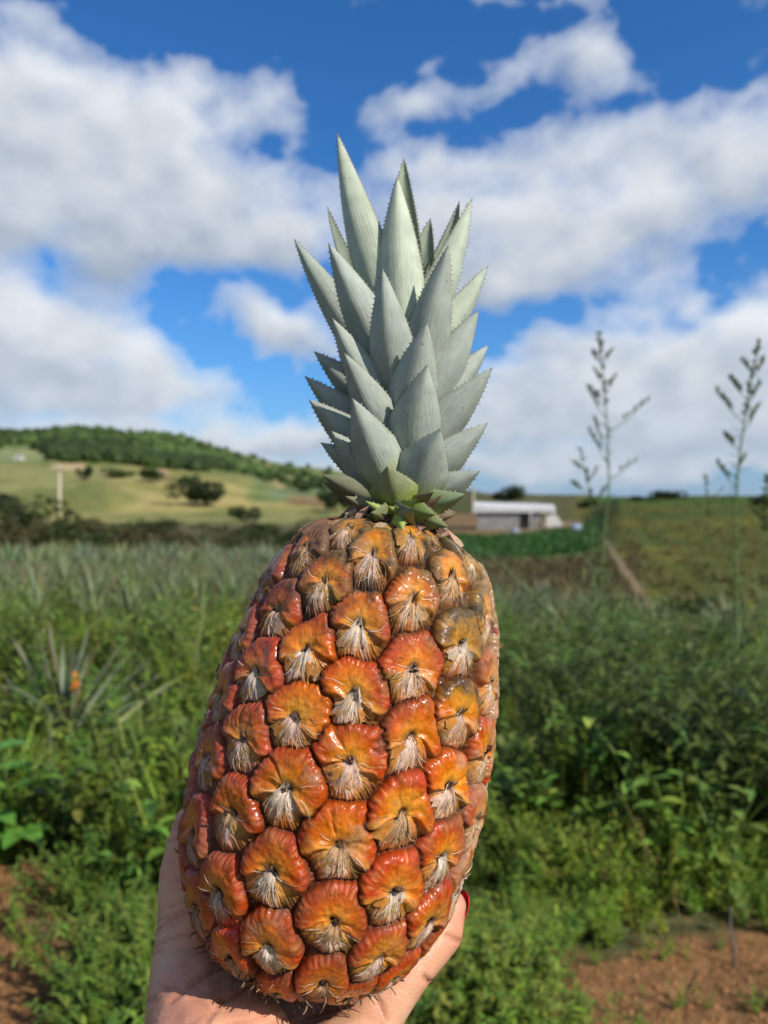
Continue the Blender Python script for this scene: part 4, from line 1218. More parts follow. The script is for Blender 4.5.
# bracts: a papery scale on every eye with a fringe of hairs
M_BRACT = attr_mat('bract', rough=.75, spec=.2, transl=.25, nscale=900, namp=.25)
order = np.argsort(np.abs(((EY[:, 0] - 85 + 180) % 360) - 180))
rest_k = []
def bract_geo(i):
    et, es = EY[i]; p = eyepar[i]
    k = Kit(); r = np.random.default_rng(1000 + i)
    rl = float(np.clip(np.interp(es / 1000, sv, rb) / .045, .3, 1))
    def L2W(u, v, h):
        u = np.asarray(u, float); v = np.asarray(v, float); h = np.asarray(h, float)
        th = np.radians(et + u * DU); s = np.clip((es + v * DV) / 1000, sv[2], sv[-3])
        hh = eye_height(u, v, p)[0] * rl
        return c2w(fruit_pt(th, s, (np.maximum(hh, -.5) + h * rl) * .001)) - O_F
    top = float(sstep(150, 205, es)); lft = float(sstep(112, 150, et));  # lft dims bracts and hairs on the left, shade in their colour
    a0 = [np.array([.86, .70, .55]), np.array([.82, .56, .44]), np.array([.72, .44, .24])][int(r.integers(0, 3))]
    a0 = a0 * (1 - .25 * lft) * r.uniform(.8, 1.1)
    a0 = a0 * (1 - .3 * top) + np.array([.20, .20, .08]) * .3 * top
    # central scale
    nr, nc = 10, 19
    t = np.linspace(0, 1, nr)[:, None]; a = np.linspace(-1, 1, nc)[None, :]
    w = (.035 + .52 * t ** 1.1) * (1 + .12 * r.normal(0, 1, (1, nc)) * (np.abs(a) > .7))
    u = a * w + .04 * r.normal() + .0 * t; v = .10 - t * (.82 + .06 * r.normal(0, 1, (1, nc))) + .10 * (a ** 2)
    h = .14 + r.uniform(.2, 1.1) * (1 - t) ** 1.5 + .25 * (1 - a ** 2) * (1 - t) - .40 * sstep(.6, 1, t) + .10 * np.sin(a * 9 + r.uniform(0, 6)) + .12 * r.normal(0, 1, (nr, nc)) * t
    h = h + .10 * r.normal(0, 1, (1, nc)) * t
    V = L2W(u, v, h)
    st = r.uniform(.45, 1.2, (1, nc, 1)) ** .8 * r.uniform(.8, 1.1, (nr, nc, 1)); tipd = (1 - sstep(0, .12, t))[..., None]
    C = a0 * st * (1 - .0 * t[..., None]) * np.ones((nr, nc, 1)); C = C * (1 - .65 * tipd) + np.array([.12, .07, .04]) * .65 * tipd
    far_ = sstep(.65, 1, t)[..., None]; C = C * (1 - .75 * far_) + np.array([.50, .18, .03]) * .75 * far_
    k.add(V, grid_faces(nr, nc), C.reshape(-1, 3))
    # curled point
    if r.random() < .6:
        u0 = r.normal(0, .05); cur = r.normal(0, .15)
        tq = np.linspace(0, 1, 6)
        pts = L2W(u0 + cur * tq, .02 + .20 * tq, .8 + 1.2 * np.sin(tq * 2.2) * r.uniform(.4, 1.2))
        tube(k, pts, np.linspace(.0006, .00012, 6) * rl, np.array([.16, .09, .05]) * r.uniform(.5, 2.5), 4)
    # side wings
    for sgn in (-1, 1):
        if r.random() < .62: continue
        nr2 = 8; tq = np.linspace(0, 1, nr2)[:, None]; aa = np.linspace(0, 1, 5)[None, :]
        ang = np.radians(sgn * (r.uniform(112, 122) + aa * 30)); rad = .16 + tq * r.uniform(.45, .75) + .06 * r.normal(0, 1, (1, 5)) * tq
        V = L2W(np.sin(ang) * rad, np.cos(ang) * rad, .15 + .55 * tq * (1 - tq) * 2 + .25 * aa * tq + .5 * tq ** 3 * r.uniform(0, 1))
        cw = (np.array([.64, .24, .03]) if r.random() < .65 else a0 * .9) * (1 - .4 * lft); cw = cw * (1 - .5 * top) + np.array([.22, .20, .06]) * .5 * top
        C = cw * r.uniform(.8, 1.15, (1, 5, 1)) * np.ones((nr2, 5, 1)); tb = (tq[..., None] ** 2); C = C * (1 - tb * .5) + np.array([.45, .26, .10]) * tb * .5
        k.add(V, grid_faces(nr2, 5), C.reshape(-1, 3))
    # hairs
    nh = 24 if top < .3 else 38
    for q in range(nh):
        ang = math.radians(r.normal(180, 38)) if r.random() < .8 else math.radians(r.uniform(60, 300))
        r0 = r.uniform(.08, .55); r1 = r0 + r.uniform(.25, .60)
        tq = np.linspace(0, 1, 5); rad = r0 + (r1 - r0) * tq; an = ang + r.normal(0, .18) * tq ** 2
        pts = L2W(np.sin(an) * rad, np.cos(an) * rad, .30 + .35 * tq * r.uniform(0, 1.2) + .1)
        ch = [np.array([.80, .64, .52]), np.array([.60, .34, .14]), np.array([.34, .25, .07]), np.array([.12, .08, .04])][int(r.choice(4, p=[.34, .34, .20, .12]))]
        wv = .00009 * rl * r.uniform(.7, 1.6)
        D = np.gradient(pts, axis=0); sd = np.cross(D, [0.2, -1, .3]); sd /= np.linalg.norm(sd, axis=1)[:, None] + 1e-9
        ww = (wv * np.array([1, 1, .9, .6, .1]))[:, None]
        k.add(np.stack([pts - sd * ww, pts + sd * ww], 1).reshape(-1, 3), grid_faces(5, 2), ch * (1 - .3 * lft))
    # crumbs in the pit
    for q in range(7):
        pu, pv = r.normal(0, .055, 2)
        pc = L2W(np.array([pu]), np.array([pv]), np.array([r.uniform(-.1, .4)]))[0]
        clod(k, pc, r.uniform(.0003, .0009) * rl, np.array([.06, .035, .02]) * r.uniform(.4, 2.5))
    return k
nb = 0
for i in order:
    if not (6 < EY[i][1] < 214): continue
    k = bract_geo(i)
    if nb < 96:
        k.obj('bract', M_BRACT, fruit); nb += 1
    else:
        rest_k.append(k.arrays())
off = 0; vs, a3, a4, cs = [], [], [], []
for V_, f3_, f4_, c_ in rest_k:
    vs.append(V_); a3.append(f3_ + off); a4.append(f4_ + off); cs.append(c_); off += len(V_)
ob = mesh_obj('bract', np.concatenate(vs), [np.concatenate(a3), np.concatenate(a4)], M_BRACT, fruit, True, np.concatenate(cs)); ob['kind'] = 'stuff'
# pointed dry bracts ringing the shoulder
k = Kit()
for i in range(46):
    a = er.uniform(0, 6.28); s = er.uniform(.196, .212)
    p0 = c2w(fruit_pt(np.array([a]), np.array([s]), np.array([.002])))[0] - O_F
    p1 = c2w(fruit_pt(np.array([a + er.normal(0, .05)]), np.array([min(s + er.uniform(.004, .010), .222)]), np.array([er.uniform(.003, .008)])))[0] - O_F
    d = p1 - p0
    blade(k, p0, d, np.linalg.norm(d) * 1.3, .0055, -.15, np.array([[.34, .20, .15], [.50, .33, .22], [.14, .07, .05]][er.integers(0, 3)]) * er.uniform(.8, 1.2), n=4, fold=.35)
k.obj('shoulder_bracts', M_BRACT, pine)
# dried flower remains hanging under the base
k = Kit()
for i in range(260):
    a = er.uniform(0, 6.28); s = er.uniform(.004, .034)
    p0 = c2w(fruit_pt(np.array([a]), np.array([s]), np.array([.001])))[0] - O_F
    pts = [p0]
    d = er.normal(0, 1, 3) * .5 + (p0 / (np.linalg.norm(p0) + 1e-6)) * .9 + [0, 0, -.5]
    for q in range(4):
        d = d + er.normal(0, .4, 3); pts.append(pts[-1] + d / np.linalg.norm(d) * .0013)
    tube(k, pts, np.linspace(.0006, .0002, 5), np.array([.20, .13, .08]) * er.uniform(.5, 1.8), 4)
k.obj('dry_base_fringe', M_BRACT, pine)

# ------------------------------------------------------------------ crown
m, nt, b, out = new_mat('crown_leaf')
at = N(nt, 'ShaderNodeVertexColor', layer_name='Col'); uvn = N(nt, 'ShaderNodeUVMap', uv_map='UVMap')
mp = N(nt, 'ShaderNodeMapping'); mp.inputs['Scale'].default_value = (26, 1.4, 1); nt.links.new(uvn.outputs[0], mp.inputs['Vector'])
sn = N(nt, 'ShaderNodeTexNoise'); sn.inputs['Scale'].default_value = 1.6; sn.inputs['Detail'].default_value = 4; nt.links.new(mp.outputs[0], sn.inputs['Vector'])
tcn = N(nt, 'ShaderNodeTexCoord'); bl = N(nt, 'ShaderNodeTexNoise'); bl.inputs['Scale'].default_value = 130; bl.inputs['Detail'].default_value = 5; nt.links.new(tcn.outputs['Object'], bl.inputs['Vector'])
r1 = N(nt, 'ShaderNodeMapRange'); r1.inputs['From Min'].default_value = .3; r1.inputs['From Max'].default_value = .7; r1.inputs['To Min'].default_value = .84; r1.inputs['To Max'].default_value = 1.14
nt.links.new(sn.outputs['Fac'], r1.inputs[0])
r2 = N(nt, 'ShaderNodeMapRange'); r2.inputs['From Min'].default_value = .3; r2.inputs['From Max'].default_value = .7; r2.inputs['To Min'].default_value = .86; r2.inputs['To Max'].default_value = 1.12
nt.links.new(bl.outputs['Fac'], r2.inputs[0])
mm = M(nt, 'MULTIPLY', r1.outputs[0], r2.outputs[0])
spn = N(nt, 'ShaderNodeTexNoise'); spn.inputs['Scale'].default_value = 420; spn.inputs['Detail'].default_value = 2; nt.links.new(tcn.outputs['Object'], spn.inputs['Vector'])
spk = M(nt, 'MULTIPLY_ADD', M(nt, 'MULTIPLY', M(nt, 'SUBTRACT', spn.outputs['Fac'], .70), 14.0, clamp=True), -.6, 1.0)
mm = M(nt, 'MULTIPLY', mm, spk)
vm = N(nt, 'ShaderNodeVectorMath', operation='SCALE'); nt.links.new(at.outputs['Color'], vm.inputs[0]); nt.links.new(mm, vm.inputs['Scale'])
nt.links.new(vm.outputs[0], b.inputs['Base Color']); b.inputs['Roughness'].default_value = .58; b.inputs['Specular IOR Level'].default_value = .3
bp = N(nt, 'ShaderNodeBump'); bp.inputs['Strength'].default_value = .35; bp.inputs['Distance'].default_value = .0006
nt.links.new(sn.outputs['Fac'], bp.inputs['Height']); nt.links.new(bp.outputs[0], b.inputs['Normal'])
M_CROWN = m

# core
crown_k = Kit()
AXB = np.array([.0060, -.0060, .3150]); 
def axis_pt(py_):
    """crown axis point at image row, camera frame"""
    t = (522 - py_) / 370.
    d = .315 + .012 * t
    return cpt(399 + 3 * t, py_, d)
cpts = np.array([axis_pt(y) for y in (530, 510, 480, 450, 420, 390, 360)])
tube(crown_k, c2w(cpts) - O_F, np.array([.020, .015, .0125, .011, .009, .006, .002]), (.20, .25, .10), 14)
crown = crown_k.obj('crown', M_FRUIT, pine)
SAGE = np.array([.385, .430, .370]); PALE = np.array([.49, .545, .42])
def crown_leaf(tip, base, wpx, df, curl=.03, col=None, dark=0.0, green=0.0, psi=60, bend=0.0, thick=.0013, tooth=1.0):
    """tip/base photo points, width px, df frontness -1..1"""
    len_ok = base[1] - tip[1] > 60
    at_ = axis_pt(tip[1]); ab = axis_pt(base[1])
    T = cpt(tip[0], tip[1], at_[2] - df * .030); 
    Bp = cpt(base[0], base[1], ab[2] - df * .013)
    W = wpx / F_PX * (T[2] + Bp[2]) / 2 / 2 * (.95 if len_ok else 1.0)
    mid = (T + Bp) / 2; amid = axis_pt(np.clip((tip[1] + base[1]) / 2, 230, 520))
    tang = (T - Bp); L = np.linalg.norm(tang); tang /= L
    outw = mid - amid + np.array([0, 0, -df * .006]); outw = outw - tang * (outw @ tang)
    outw /= np.linalg.norm(outw) + 1e-9
    # keep some of the back facing the holder as the spread rosette does
    fr = np.array([0, 0, -1.]); fr = fr - tang * (fr @ tang); fr /= np.linalg.norm(fr)
    if df > -.55: outw = outw * .38 + fr * .80; outw /= np.linalg.norm(outw)
    ro = rng.normal(0, .15); sdv = np.cross(tang, outw); outw = outw * math.cos(ro) + sdv * math.sin(ro)
    ctrl = mid + outw * L * (.10 + curl)
    n = 56; nc = 13
    s = np.linspace(0, 1, n)
    C0 = (1 - s)[:, None] ** 2 * Bp + 2 * (s * (1 - s))[:, None] * ctrl + (s ** 2)[:, None] * T
    bend = bend + rng.uniform(-.01, .05); C0 = C0 + outw * (bend * L * s ** 3)[:, None]
    tg = np.gradient(C0, axis=0); tg /= np.linalg.norm(tg, axis=1)[:, None]
    side = np.cross(tg, outw); side /= np.linalg.norm(side, axis=1)[:, None]; nor = np.cross(side, tg)
    nor = nor * np.sign((nor @ outw))[:, None]
    prof = np.where(s < .35, .82 + .18 * np.sin(s / .35 * np.pi / 2), (1 - ((s - .35) / .65) ** 1.42)) 
    prof = np.clip(prof, 0, 1) ** .92; prof[-1] = .008
    w = W * prof
    ps = np.radians(psi)
    a = np.linspace(-1, 1, nc)
    lat = np.sin(a * ps) / np.sin(ps); dep = .62 * (np.cos(a * ps) - 1) / np.sin(ps) - .40 * (np.sqrt(a * a + .012) - .11)
    wav = .03 * np.sin(s * 9 + tip[0])[:, None] * np.abs(a)[None] 
    O = C0[:, None] + side[:, None] * (w[:, None] * lat)[..., None] + nor[:, None] * (w[:, None] * (dep + wav))[..., None]
    th = thick * (1 - .75 * np.abs(a) ** 2)[None, :] * np.clip(prof, .15, 1)[:, None]
    I = O - nor[:, None] * th[..., None]
    V = np.concatenate([O.reshape(-1, 3), I.reshape(-1, 3)])
    base_n = n * nc
    g1 = grid_faces(n, nc); g2 = grid_faces(n, nc, flip=True, off=base_n)
    i_ = np.arange(n - 1)
    e1_ = np.stack([i_ * nc, (i_ + 1) * nc, (i_ + 1) * nc + base_n, i_ * nc + base_n], 1)
    e2_ = np.stack([i_ * nc + nc - 1, i_ * nc + nc - 1 + base_n, (i_ + 1) * nc + nc - 1 + base_n, (i_ + 1) * nc + nc - 1], 1)
    cc = np.array(col) if col is not None else SAGE
    cc = cc * rng.uniform(.93, 1.07)
    sg_ = s[:, None, None]
    Cb = np.broadcast_to(cc, (n, nc, 3)).copy()
    gb = np.clip(1 - sg_ / (.12 + .50 * green), 0, 1) ** .7 * (.35 + .65 * green)
    Cb = Cb * (1 - gb) + np.array([.36, .46, .04]) * gb
    Cb = Cb * (1 - .30 * dark)  # dims shadow-side leaves: shade put into their colour
    ed = (np.abs(a)[None, :, None] ** 10) * .5
    Cb = Cb * (1 - ed) + np.array([.24, .25, .17]) * ed
    tb = sstep(.955, .995, sg_) * .75
    Cb = Cb * (1 - tb) + np.array([.16, .10, .06]) * tb
    Ci = Cb * np.array([.60, .64, .56])
    Cv = np.concatenate([Cb.reshape(-1, 3), Ci.reshape(-1, 3)])
    UV = np.stack(np.meshgrid((a + 1) / 2 + tip[0], s * 3 + tip[1]), -1).reshape(-1, 2)
    UV = np.concatenate([UV, UV])
    # teeth
    tv, tf, tc_ = [], [], []
    nt_ = int(L / .0018)
    base_i = len(V)
    for sgn, col_i in ((-1, 0), (1, nc - 1)):
        for q in range(2, nt_ - 1):
            sq = (q + rng.uniform(-.2, .2)) / nt_
            if sq > .97: continue
            x = sq * (n - 1); i0 = int(x); f_ = x - i0
            P0 = O[i0, col_i] * (1 - f_) + O[min(i0 + 1, n - 1), col_i] * f_
            tdir = tg[i0]; sd = side[i0] * sgn
            Lt = .00078 * rng.uniform(.6, 1.2) * tooth
            j = len(tv) + base_i
            tv += [P0 - tdir * .00055 - sd * .0003, P0 + tdir * .00045 - sd * .0003, P0 + sd * Lt + tdir * Lt * .75, P0 - nor[i0] * .0004]
            tf += [(j, j + 1, j + 2), (j, j + 2, j + 3), (j + 1, j + 3, j + 2)]
            tc_ += [np.array([.30, .30, .20]), np.array([.30, .30, .20]), np.array([.14, .09, .06]), np.array([.26, .25, .17])]
    if tv:
        V = np.vstack([V, tv]); Cv = np.vstack([Cv, tc_]); UV = np.vstack([UV, np.zeros((len(tv), 2))])
    o = mesh_obj('leaf', c2w(V) - O_F, [np.concatenate([g1, g2, e1_, e2_]), np.array(tf, int).reshape(-1, 3)], M_CROWN, crown, True, Cv, UV)
    return o
LV_ = [
 # tip, base, width, frontness
 ((337,133),(392,345),52,-.25,dict(col=PALE)), ((404,153),(402,330),42,-.75,dict(col=PALE)), ((397,176),(401,345),52,.15,dict(col=PALE*.97)),
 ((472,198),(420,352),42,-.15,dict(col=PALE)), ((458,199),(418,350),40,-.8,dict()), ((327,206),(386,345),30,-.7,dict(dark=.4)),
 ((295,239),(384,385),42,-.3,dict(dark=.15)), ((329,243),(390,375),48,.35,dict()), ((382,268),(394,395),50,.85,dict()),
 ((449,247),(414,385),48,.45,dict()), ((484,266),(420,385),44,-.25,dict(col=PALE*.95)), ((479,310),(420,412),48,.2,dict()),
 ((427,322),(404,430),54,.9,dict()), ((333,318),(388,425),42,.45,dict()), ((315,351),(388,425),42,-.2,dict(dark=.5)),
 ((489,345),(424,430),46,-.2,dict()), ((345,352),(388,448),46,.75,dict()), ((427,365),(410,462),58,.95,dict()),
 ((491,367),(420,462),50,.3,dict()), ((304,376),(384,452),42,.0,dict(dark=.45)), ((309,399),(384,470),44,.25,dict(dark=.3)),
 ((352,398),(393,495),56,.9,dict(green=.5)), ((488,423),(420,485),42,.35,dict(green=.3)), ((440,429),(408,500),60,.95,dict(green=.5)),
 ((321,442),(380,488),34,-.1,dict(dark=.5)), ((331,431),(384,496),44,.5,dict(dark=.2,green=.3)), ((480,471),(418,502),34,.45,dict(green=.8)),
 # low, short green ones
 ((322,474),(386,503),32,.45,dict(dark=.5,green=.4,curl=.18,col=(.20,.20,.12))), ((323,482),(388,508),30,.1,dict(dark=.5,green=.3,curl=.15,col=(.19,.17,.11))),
 ((387,465),(398,516),50,1.0,dict(green=.9,col=(.25,.27,.14),curl=.08)), ((466,494),(408,510),30,.6,dict(green=.9,col=(.24,.30,.16),curl=.12)),
 ((414,508),(396,520),32,1.15,dict(green=.8,col=(.24,.25,.14),curl=.20)), ((345,496),(388,516),22,.7,dict(green=.4,col=(.20,.19,.11),curl=.15)),
 ((450,528),(412,515),24,.9,dict(green=.8,col=(.20,.24,.09),curl=.30)), ((436,515),(406,512),26,.95,dict(green=.8,col=(.19,.25,.08),curl=.22)), ((404,532),(398,514),22,1.1,dict(green=1.,col=(.28,.36,.08),curl=.3)),
 ((370,512),(390,516),24,1.0,dict(green=.7,col=(.17,.18,.08),curl=.2)),
]
# leaves of the far side, seen between the others
for (tx_, ty_, bx_, by_, w_) in [(372,215,398,330,40),(430,215,406,340,40),(352,290,392,390,40),(462,290,414,390,40),(400,250,402,380,44),(350,330,390,430,40),(455,350,412,440,42),(345,410,390,470,40),(455,410,412,480,40),(470,450,412,500,36),(350,455,390,500,36),(400,330,402,440,46),(400,420,402,490,46)]:
    LV_.append(((tx_, ty_), (bx_, by_), w_, -.9, dict()))
# collar of small dry-tipped leaves where the crown grows out of the fruit
for q in range(22):
    a = q * 2.39996; dx = math.cos(a); fr_ = math.sin(a)
    yb = 512 + rng.uniform(-6, 8); ln = rng.uniform(18, 40)
    brown = rng.random() < .5
    LV_.append(((399 + dx * (26 + ln * .9), yb - ln * rng.uniform(-.1, .75)), (399 + dx * 14, yb + 2), rng.uniform(12, 20), fr_, dict(green=.9, curl=rng.uniform(.1, .3), psi=55, col=(.20, .14, .08) if brown else (.30, .38, .10))))
for tip, base_, w_, df, kw in LV_:
    crown_leaf(tip, base_, w_, df, **kw)

# ================================================================== THE HAND
def skin_mat():
    m, nt, b, out = new_mat('skin')
    tc = N(nt, 'ShaderNodeTexCoord')
    n1 = N(nt, 'ShaderNodeTexNoise'); n1.inputs['Scale'].default_value = 38; n1.inputs['Detail'].default_value = 5
    nt.links.new(tc.outputs['Object'], n1.inputs['Vector'])
    at = N(nt, 'ShaderNodeVertexColor', layer_name='Col')
    mr = N(nt, 'ShaderNodeMapRange'); mr.inputs['From Min'].default_value = .3; mr.inputs['From Max'].default_value = .7; mr.inputs['To Min'].default_value = 0; mr.inputs['To Max'].default_value = 1
    nt.links.new(n1.outputs['Fac'], mr.inputs[0])
    mx = N(nt, 'ShaderNodeMix', data_type='RGBA', blend_type='MULTIPLY'); mx.inputs[7].default_value = (.96, .80, .72, 1)
    nt.links.new(mr.outputs[0], mx.inputs[0]); nt.links.new(at.outputs['Color'], mx.inputs[6])
    nt.links.new(mx.outputs[2], b.inputs['Base Color'])
    b.inputs['Roughness'].default_value = .48; b.inputs['Specular IOR Level'].default_value = .4
    b.inputs['Subsurface Weight'].default_value = .25; b.inputs['Subsurface Radius'].default_value = (1, .35, .2); b.inputs['Subsurface Scale'].default_value = .004
    vo = N(nt, 'ShaderNodeTexVoronoi', feature='DISTANCE_TO_EDGE'); vo.inputs['Scale'].default_value = 620; nt.links.new(tc.outputs['Object'], vo.inputs['Vector'])
    n2 = N(nt, 'ShaderNodeTexNoise'); n2.inputs['Scale'].default_value = 140; n2.inputs['Detail'].default_value = 6; nt.links.new(tc.outputs['Object'], n2.inputs['Vector'])
    ad = M(nt, 'MULTIPLY_ADD', M(nt, 'MINIMUM', vo.outputs['Distance'], .3), .8, n2.outputs['Fac'])
    bp = N(nt, 'ShaderNodeBump'); bp.inputs['Strength'].default_value = .35; bp.inputs['Distance'].default_value = .0008
    nt.links.new(ad, bp.inputs['Height']); nt.links.new(bp.outputs[0], b.inputs['Normal'])
    return m
SK = Kit()
def ball_chain(pts, rad, step=.004):
    """tapered capsule chain as overlapping rings+balls"""
    pts = np.asarray(pts, float); rad = np.asarray(rad, float)
    for q in range(len(pts) - 1):
        L = np.linalg.norm(pts[q + 1] - pts[q]); n = max(2, int(L / step))
        for u in np.linspace(0, 1, n, endpoint=(q == len(pts) - 2)):
            P = pts[q] * (1 - u) + pts[q + 1] * u; r = rad[q] * (1 - u) + rad[q + 1] * u
            BALLS.append((P, r))
BALLS = []
def c_(px_, py_, d): return cpt(px_, py_, d)
WR = np.array([-.066, -.208, .232])
# forearm
ball_chain([WR, [-.105, -.265, .15], [-.15, -.36, .02], [-.19, -.46, -.10]], [.026, .029, .036, .040], .008)
ball_chain([WR + [.016, .0, .008], [-.085, -.27, .155], [-.13, -.36, .02]], [.024, .028, .034], .008)
IM = np.array([-.060, -.182, .345]); MM = np.array([-.040, -.190, .345]); RM = np.array([-.020, -.194, .327]); PM = np.array([-.006, -.198, .298])
# palm
for e, r in ((IM, .0125), (MM, .0130), (RM, .0125), (PM, .0135)):
    ball_chain([WR + (e - WR) * .05 + [0, 0, 0], (WR + e) / 2 + [0, -.004, 0], e], [.019, .0165, r], .003)
ball_chain([IM, MM, RM, PM], [.0125, .013, .0125, .0125], .003)
ball_chain([(WR + IM) / 2 + [0, -.004, 0], (WR + MM) / 2 + [0, -.005, 0], (WR + RM) / 2 + [0, -.004, 0], (WR + PM) / 2 + [0, -.002, 0]], [.016, .016, .016, .016], .003)
# thumb with its mound
TC = np.array([-.0600, -.186, .252]); TM = c_(190, 975, .296); TI = c_(189, 872, .316); TT = c_(194, 826, .322)
ball_chain([WR + [-.004, .004, .010], TC, TM], [.020, .0205, .0155], .003)
ball_chain([TC + [.012, .002, .010], TM + [.010, -.004, .004]], [.0175, .0130], .003)
ball_chain([TM, (TM + TI) / 2, TI, TT], [.0155, .0128, .0126, .0092], .002)
# web between thumb and index
ball_chain([TC + [.01, 0, .02], TM + [.008, -.010, .022], IM + [0, .003, -.012]], [.015, .011, .011], .003)
# heel on the little-finger side
ball_chain([WR + [.028, .002, .018], [-.018, -.196, .262], PM], [.019, .0178, .0140], .003)
# little finger
P1 = c_(374, 1012, .292); P2 = c_(411, 966, .300); P3 = c_(443, 930, .310); P4 = c_(452, 905, .313)
ball_chain([PM, P1, P2, P3, P4], [.0135, .0112, .0098, .0088, .0066], .002)
# ring, middle, index behind the fruit
ball_chain([RM, [.004, -.160, .352], [.006, -.130, .362], [.004, -.108, .356]], [.0122, .0100, .0092, .0072], .002)
ball_chain([MM, [-.018, -.152, .364], [-.014, -.118, .368], [-.010, -.096, .362]], [.0128, .0104, .0094, .0074], .002)
ball_chain([IM, [-.046, -.150, .360], [-.040, -.116, .367], [-.034, -.094, .364]], [.0124, .0102, .0092, .0072], .002)
BALLS = [(np.asarray(a), b_) for a, b_ in BALLS]

def mesh_from_balls():
    """smooth-union field of the balls polygonised through a volume"""
    P = np.array([a for a, _ in BALLS]); r = np.array([b_ for _, b_ in BALLS])
    k = Kit()
    n1, n2 = 9, 14
    th = np.linspace(0, 2 * np.pi, n2, endpoint=False); ph = np.linspace(0.0, np.pi, n1)
    D = np.stack([np.sin(ph)[:, None] * np.cos(th), np.sin(ph)[:, None] * np.sin(th), np.broadcast_to(np.cos(ph)[:, None], (n1, n2))], -1).reshape(-1, 3)
    F = grid_faces(n1, n2, wrap=True)
    for p_, r_i in zip(P, r):
        k.add(D * r_i + p_, F, (1, 1, 1))
    return k
kh = mesh_from_balls()
Vh, _, Fh, _ = kh.arrays()
tmp = mesh_obj('tmp', Vh, Fh)
rm = tmp.modifiers.new('r', 'REMESH'); rm.mode = 'VOXEL'; rm.voxel_size = .0013; rm.use_smooth_shade = True
sm = tmp.modifiers.new('s', 'SMOOTH'); sm.factor = .5; sm.iterations = 14
dg = bpy.context.evaluated_depsgraph_get(); ev = tmp.evaluated_get(dg); me = ev.to_mesh()
nvh = len(me.vertices); VH = np.zeros(nvh * 3, np.float32); me.vertices.foreach_get('co', VH); VH = VH.reshape(-1, 3).astype(float)
NH = np.zeros(nvh * 3, np.float32); me.vertex_normals.foreach_get('vector', NH); NH = NH.reshape(-1, 3)
nf_ = len(me.polygons); lt = np.zeros(nf_, np.int32); me.polygons.foreach_get('loop_total', lt)
li = np.zeros(len(me.loops), np.int32); me.loops.foreach_get('vertex_index', li)
ls = np.zeros(nf_, np.int32); me.polygons.foreach_get('loop_start', ls)
q4 = lt == 4; FH4 = np.stack([li[ls[q4] + q] for q in range(4)], 1); q3 = lt == 3
FH3 = np.stack([li[ls[q3] + q] for q in range(3)], 1) if q3.any() else np.zeros((0, 3), int)
ev.to_mesh_clear(); md = tmp.data; bpy.data.objects.remove(tmp); bpy.data.meshes.remove(md)
print('hand verts', nvh)
# creases (folds of the skin) cut along lines over the palm
pxh = CX + F_PX * VH[:, 0] / VH[:, 2]; pyh = CY - F_PX * VH[:, 1] / VH[:, 2]
facing = (VH * NH).sum(1) < 0
creases = [([(152, 935), (168, 922), (190, 912), (215, 905)], .00045, 1.6), ([(150, 950), (170, 938), (196, 932), (228, 930)], .0003, 1.3), ([(150, 918), (166, 908), (186, 902)], .0003, 1.3),
           ([(158, 828), (172, 824), (190, 822)], .0004, 1.6), ([(170, 1000), (205, 975), (240, 962), (290, 968)], .0006, 2.2), ([(205, 1024), (222, 1000), (250, 985), (300, 980)], .0005, 2.0),
           ([(160, 985), (185, 990), (215, 1010)], .0003, 1.6), ([(425, 978), (431, 984), (437, 990)], .0008, 2.2), ([(377, 1000), (382, 1010), (386, 1022)], .0008, 2.2), ([(446, 935), (456, 940), (466, 944)], .0005, 1.8)]
dsp = np.zeros(nvh)
for line, dep, wd in creases:
    line = np.array(line, float); best = np.full(nvh, 1e9)
    for a, b_ in zip(line[:-1], line[1:]):
        ab = b_ - a; t_ = np.clip(((pxh - a[0]) * ab[0] + (pyh - a[1]) * ab[1]) / (ab @ ab), 0, 1)
        best = np.minimum(best, np.hypot(pxh - a[0] - ab[0] * t_, pyh - a[1] - ab[1] * t_))
    dsp -= dep * 1.9 * np.exp(-(best / (wd * 1.15)) ** 2) * facing
dsp += (fbm(VH * 60, 3, 91) - .5) * .0018
# fine wrinkles running across the thumb mound
wr = vnoise(np.stack([(pyh * .9 + pxh * .35) / 3.2, (pxh - pyh * .3) / 26., VH[:, 2] * 0], 1), 92)
dsp -= sstep(.5, .95, wr) * .00060 * facing * (pxh < 330)
VH = VH + NH * dsp[:, None]
CH = np.tile(np.array([.69, .405, .255]), (nvh, 1))
CH = mixc(CH, c(.66, .29, .20), np.clip(sstep(.45, .7, fbm(VH * 40, 3, 95)) * .5 + np.exp(-((VH - (P4 + P3) / 2) ** 2).sum(1) / .017 ** 2) * .4, 0, 1))
CH = mixc(CH, c(.42, .17, .11), np.clip(-dsp * 1100, 0, .55))  # folds darkened: occlusion shade painted into the skin colour
CH = mixc(CH, c(.66, .30, .22), sstep(.52, .70, fbm(VH * 75, 3, 97)) * .35)
hand = empty('hand', c2w(WR)); OH = c2w(WR)
hand_m = mesh_obj('skin', c2w(VH) - OH, [FH3, FH4], skin_mat(), hand, True, CH)
tag(hand, 'light-skinned hand with red nail polish holding the pineapple from below', 'hand')
M_NAIL = plain_mat('nail_polish', (.55, .006, .020), .12, 40, .05, .6)
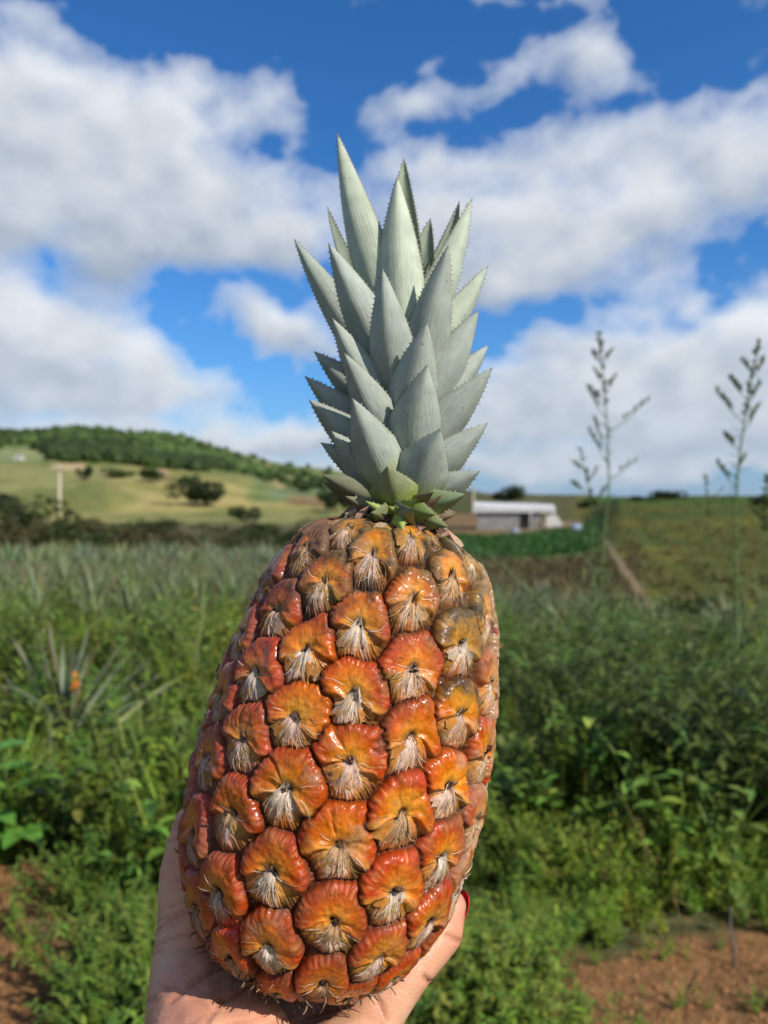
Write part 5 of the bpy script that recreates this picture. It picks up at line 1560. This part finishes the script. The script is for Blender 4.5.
def nail(tip, prev, outward, r, L):
    tip = np.asarray(tip, float); d = tip - np.asarray(prev); d /= np.linalg.norm(d)
    o = np.asarray(outward, float); o = o - d * (o @ d); o /= np.linalg.norm(o); s = np.cross(d, o)
    nu, nv_ = 13, 13
    a = np.linspace(-1, 1, nu)[None, :]; t = np.linspace(-.75, 1.15, nv_)[:, None]
    w = .80 * np.clip(1 - np.clip((t - .45) / .72, 0, 1) ** 2.6, 0, 1) ** .5 * np.clip(1 - np.clip((-t - .35) / .62, 0, 1) ** 3 * .5, 0, 1)
    ang = a * w * 1.05
    rr_ = r * (1.03 - .22 * np.clip(t, 0, 2) ** 2)
    P = tip + d * (t * L)[..., None] + o * (np.cos(ang) * rr_)[..., None] + s * (np.sin(ang) * rr_)[..., None]
    Pi = P - o * .0007 
    V = np.concatenate([P.reshape(-1, 3), Pi.reshape(-1, 3)]); nn = nu * nv_
    F = [grid_faces(nv_, nu), grid_faces(nv_, nu, flip=True, off=nn)]
    ring = list(range(nu)) + [i * nu + nu - 1 for i in range(1, nv_)] + [(nv_ - 1) * nu + i for i in range(nu - 2, -1, -1)] + [i * nu for i in range(nv_ - 2, 0, -1)]
    rg = np.array(ring); rn = np.roll(rg, -1)
    F.append(np.stack([rg, rn, rn + nn, rg + nn], 1))
    mesh_obj('fingernail', c2w(V) - OH, F, M_NAIL, hand, True)
nail(P4, P3, [.85, .1, .75], .0066, .0058)
nail([.004, -.108, .356], [.006, -.130, .362], [.1, .1, 1], .0072, .0085)
nail([-.010, -.096, .362], [-.014, -.118, .368], [0, .1, 1], .0074, .0085)
nail([-.034, -.094, .364], [-.040, -.116, .367], [-.1, .1, 1], .0072, .0085)
nail(TT, TI, [-.1, .1, 1], .0092, .0090)

# ------------------------------------------------------------------ render settings
scene.render.engine = 'CYCLES'
scene.cycles.use_denoising = True
scene.cycles.max_bounces = 5
scene.cycles.diffuse_bounces = 2
scene.cycles.glossy_bounces = 2
scene.cycles.transmission_bounces = 4
scene.cycles.caustics_reflective = False
scene.cycles.caustics_refractive = False
vs_ = scene.view_settings
vs_.view_transform = 'Standard'
vs_.look = 'None'
vs_.exposure = 0.0
vs_.gamma = 1.0
vs_.use_curve_mapping = False
